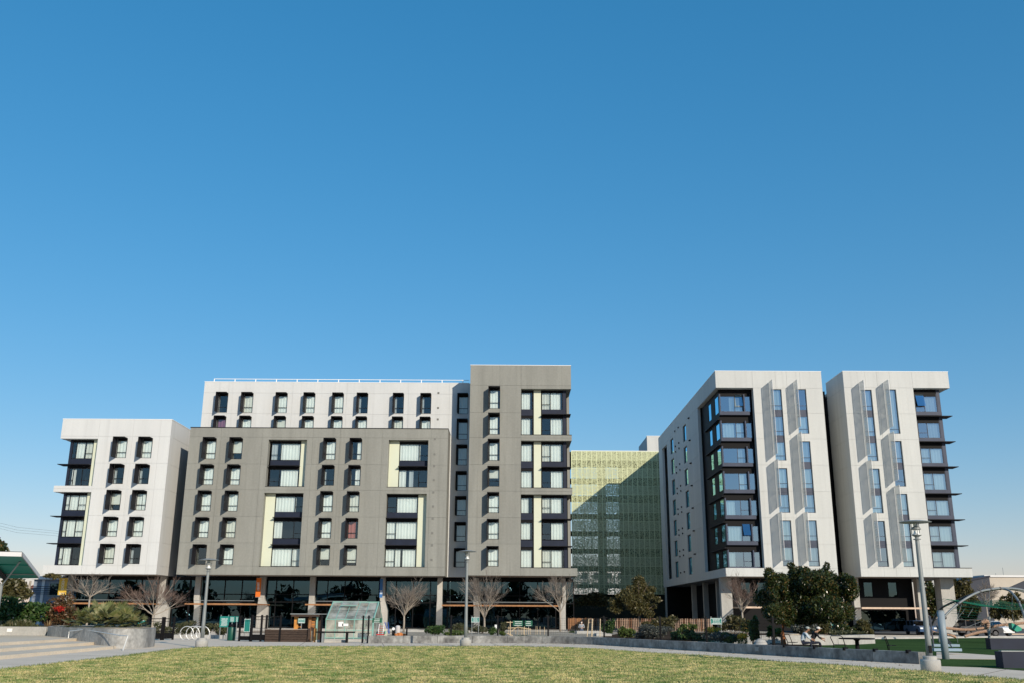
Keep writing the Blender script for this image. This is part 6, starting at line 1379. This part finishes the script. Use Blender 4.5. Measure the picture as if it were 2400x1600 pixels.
# left edge houses and canopy
h1 = thing("house", "small house with a red tiled roof left of the white block", "house"); YB = 150
x0, x1, z0, z1 = box_px(68, 125, 1341, 1480, YB); zr_ = z1
obj("wall", MB().box(x0, x1+8, YB, YB+10, 0, z1-2.2), FW, h1); obj("roof", MB().poly([(x0-.5, YB-.6, z1-2.3), (x1+8.5, YB-.6, z1-2.3), (x1+7, YB+5, z1), (x0+1.5, YB+5, z1)]).poly([(x0-.5, YB-.6, z1-2.3), (x0+1.5, YB+5, z1), (x0-.5, YB+10.6, z1-2.3)]).poly([(x0-.5, YB-.6, z1-2.35), (x0-.5, YB+10.6, z1-2.35), (x1+8.5, YB+10.6, z1-2.35), (x1+8.5, YB-.6, z1-2.35)]), ROOFR, h1)
obj("chimney", MB().box(x1-1, x1+.4, YB+3, YB+4, z1-1.2, z1+1.0), FW, h1)
h2 = thing("house", "blue grey boarded house with a dark window and thin balcony rails at the left", "house"); YB = 122
x0, x1, z0, z1 = box_px(72, 150, 1357, 1480, YB)
wz = (at(100, 1397, YB)[1], at(100, 1362, YB)[1]); wx = (at(113, 1380, YB)[0], at(150, 1380, YB)[0])
n = 14
for k in range(n):
    a, b = z1*k/n, z1*(k+1)/n-.02; mb = MB().holed(x0, x1, a, b, [(wx[0], wx[1], wz[0], wz[1])], YB, YB+.06)
    if mb.v: obj("board", mb, HB, h2)
obj("wall", MB().holed(x0+.01, x1-.01, 0, z1-.01, [(wx[0]-.01, wx[1]+.01, wz[0]-.01, wz[1]+.01)], YB+.05, YB+.3), HB, h2)
w = obj("window", MB().holed(wx[0], wx[1], wz[0], wz[1], [(wx[0]+.2, wx[1]-.2, wz[0]+.2, wz[1]-.2)], YB-.05, YB+.1), STEEL, h2); obj("pane", MB().quad((wx[0]+.15, YB+.05, wz[0]+.15), (wx[1]-.15, YB+.05, wz[0]+.15), (wx[1]-.15, YB+.05, wz[1]-.15), (wx[0]+.15, YB+.05, wz[1]-.15)), SHOP, w)
for k in range(5): z = at(100, 1374+4.3*k, YB-1)[1]; obj("rail", MB().box(x0, x1, YB-1, YB-.95, z, z+.06), BLACK, h2)
obj("corner_board", MB().box(at(97, 1380, YB)[0], at(97, 1380, YB)[0]+.35, YB-.06, YB-.003, 0, z1), FW, h2); obj("roof", MB().box(x0-.4, x1+.4, YB-.5, YB+9, z1+.01, z1+.4), FW, h2); obj("side_wall", MB().box(x0, x0+.3, YB+.31, YB+9, 0, z1), HB, h2)
cn = thing("park_canopy", "teal park canopy with a white fascia on a leaning strut at the left edge", "canopy")
YC0, YC1 = 55.0, 63.0
def C3(px, py, Y): x, z = at(px, py, Y); return Vector((x, Y, z))
A, B, Cc, D = C3(-90, 1300, YC0), C3(50, 1303, YC0), C3(90, 1354, YC1), C3(-110, 1354, YC1)
TEALC = mat("teal_soffit", (.005, .22, .17), .5); dz = Vector((0, 0, .24)); dz2 = Vector((0, 0, .03))
obj("soffit", MB().poly([A, D, Cc, B]).poly([A+dz, B+dz, Cc+dz, D+dz]), TEALC, cn)
mb = MB()
for p, q in ((A, B), (B, Cc), (Cc, D)):
    d = (q-p).normalized(); nn = Vector((d.y, -d.x, 0)).normalized()*.06; mb.quad(p+nn, q+nn, q+nn+dz, p+nn+dz); mb.quad(p, p+dz, q+dz, q)
obj("fascia", mb, FW, cn)
obj("roof_edge", MB().poly([A+dz+dz2, B+dz+dz2, Cc+dz+dz2, D+dz+dz2]), mat("dark_teal", (.01, .07, .08), .5), cn)
for f in (.35, .78): a, b = A.lerp(D, f)-dz2*.6, B.lerp(Cc, f)-dz2*.6; obj("purlin", MB().tube([a, b], .05, 6), TEALC if f < .5 else STEEL, cn)
a, b = C3(-25, 1312, YC0+1), C3(14, 1352, YC1-1); obj("beam", MB().tube([a-dz2, b-dz2*3], .14, 6), DARK, cn)
a, b = C3(4, 1371, 58), C3(47, 1315, 56.5); obj("strut", MB().tube([a, b], .045, 8), STEEL, cn)
a = C3(2.5, 1370, 58); obj("post", MB().tube([(a.x, 58, .4), tuple(a)], .11, 12), STEEL, cn); obj("post_cap", MB().lathe([(.14, a.z-.02), (.14, a.z+.04), (.03, a.z+.08)], a.x, 58, 0, 14), STEEL, cn)
for k, (ya, yb2) in enumerate(((1217, 1245), (1225, 1250), (1231, 1256))):
    a, b = C3(-60, ya-8, 150), C3(128, yb2-2, 175); w = tag(obj("power_line", MB().tube([tuple(a), tuple((a+b)/2-Vector((0, 0, .5))), tuple(b), tuple(b+(b-a)*.4)], .013, 4), DARK), ("uppermost", "middle", "lowest")[k]+" of three thin overhead wires left of the white block", "wire", "overhead wires")
# what stands behind the camera and shows only as reflection in the glass
g = np.random.default_rng(9); cl = []
for k in range(46):
    x = -150+k*6.6; h = 5+4.5*abs(sin(k*1.3)+.6*sin(k*.47)); cl.append((x, -70+6*sin(k*2.1), h*.5, 4.5, 4, h*.55))
o = struct("distant_trees", leaf_mesh("distant_trees", 16000, cl, .75, 77, .7, shell_=.3), L_DARK, "stuff")
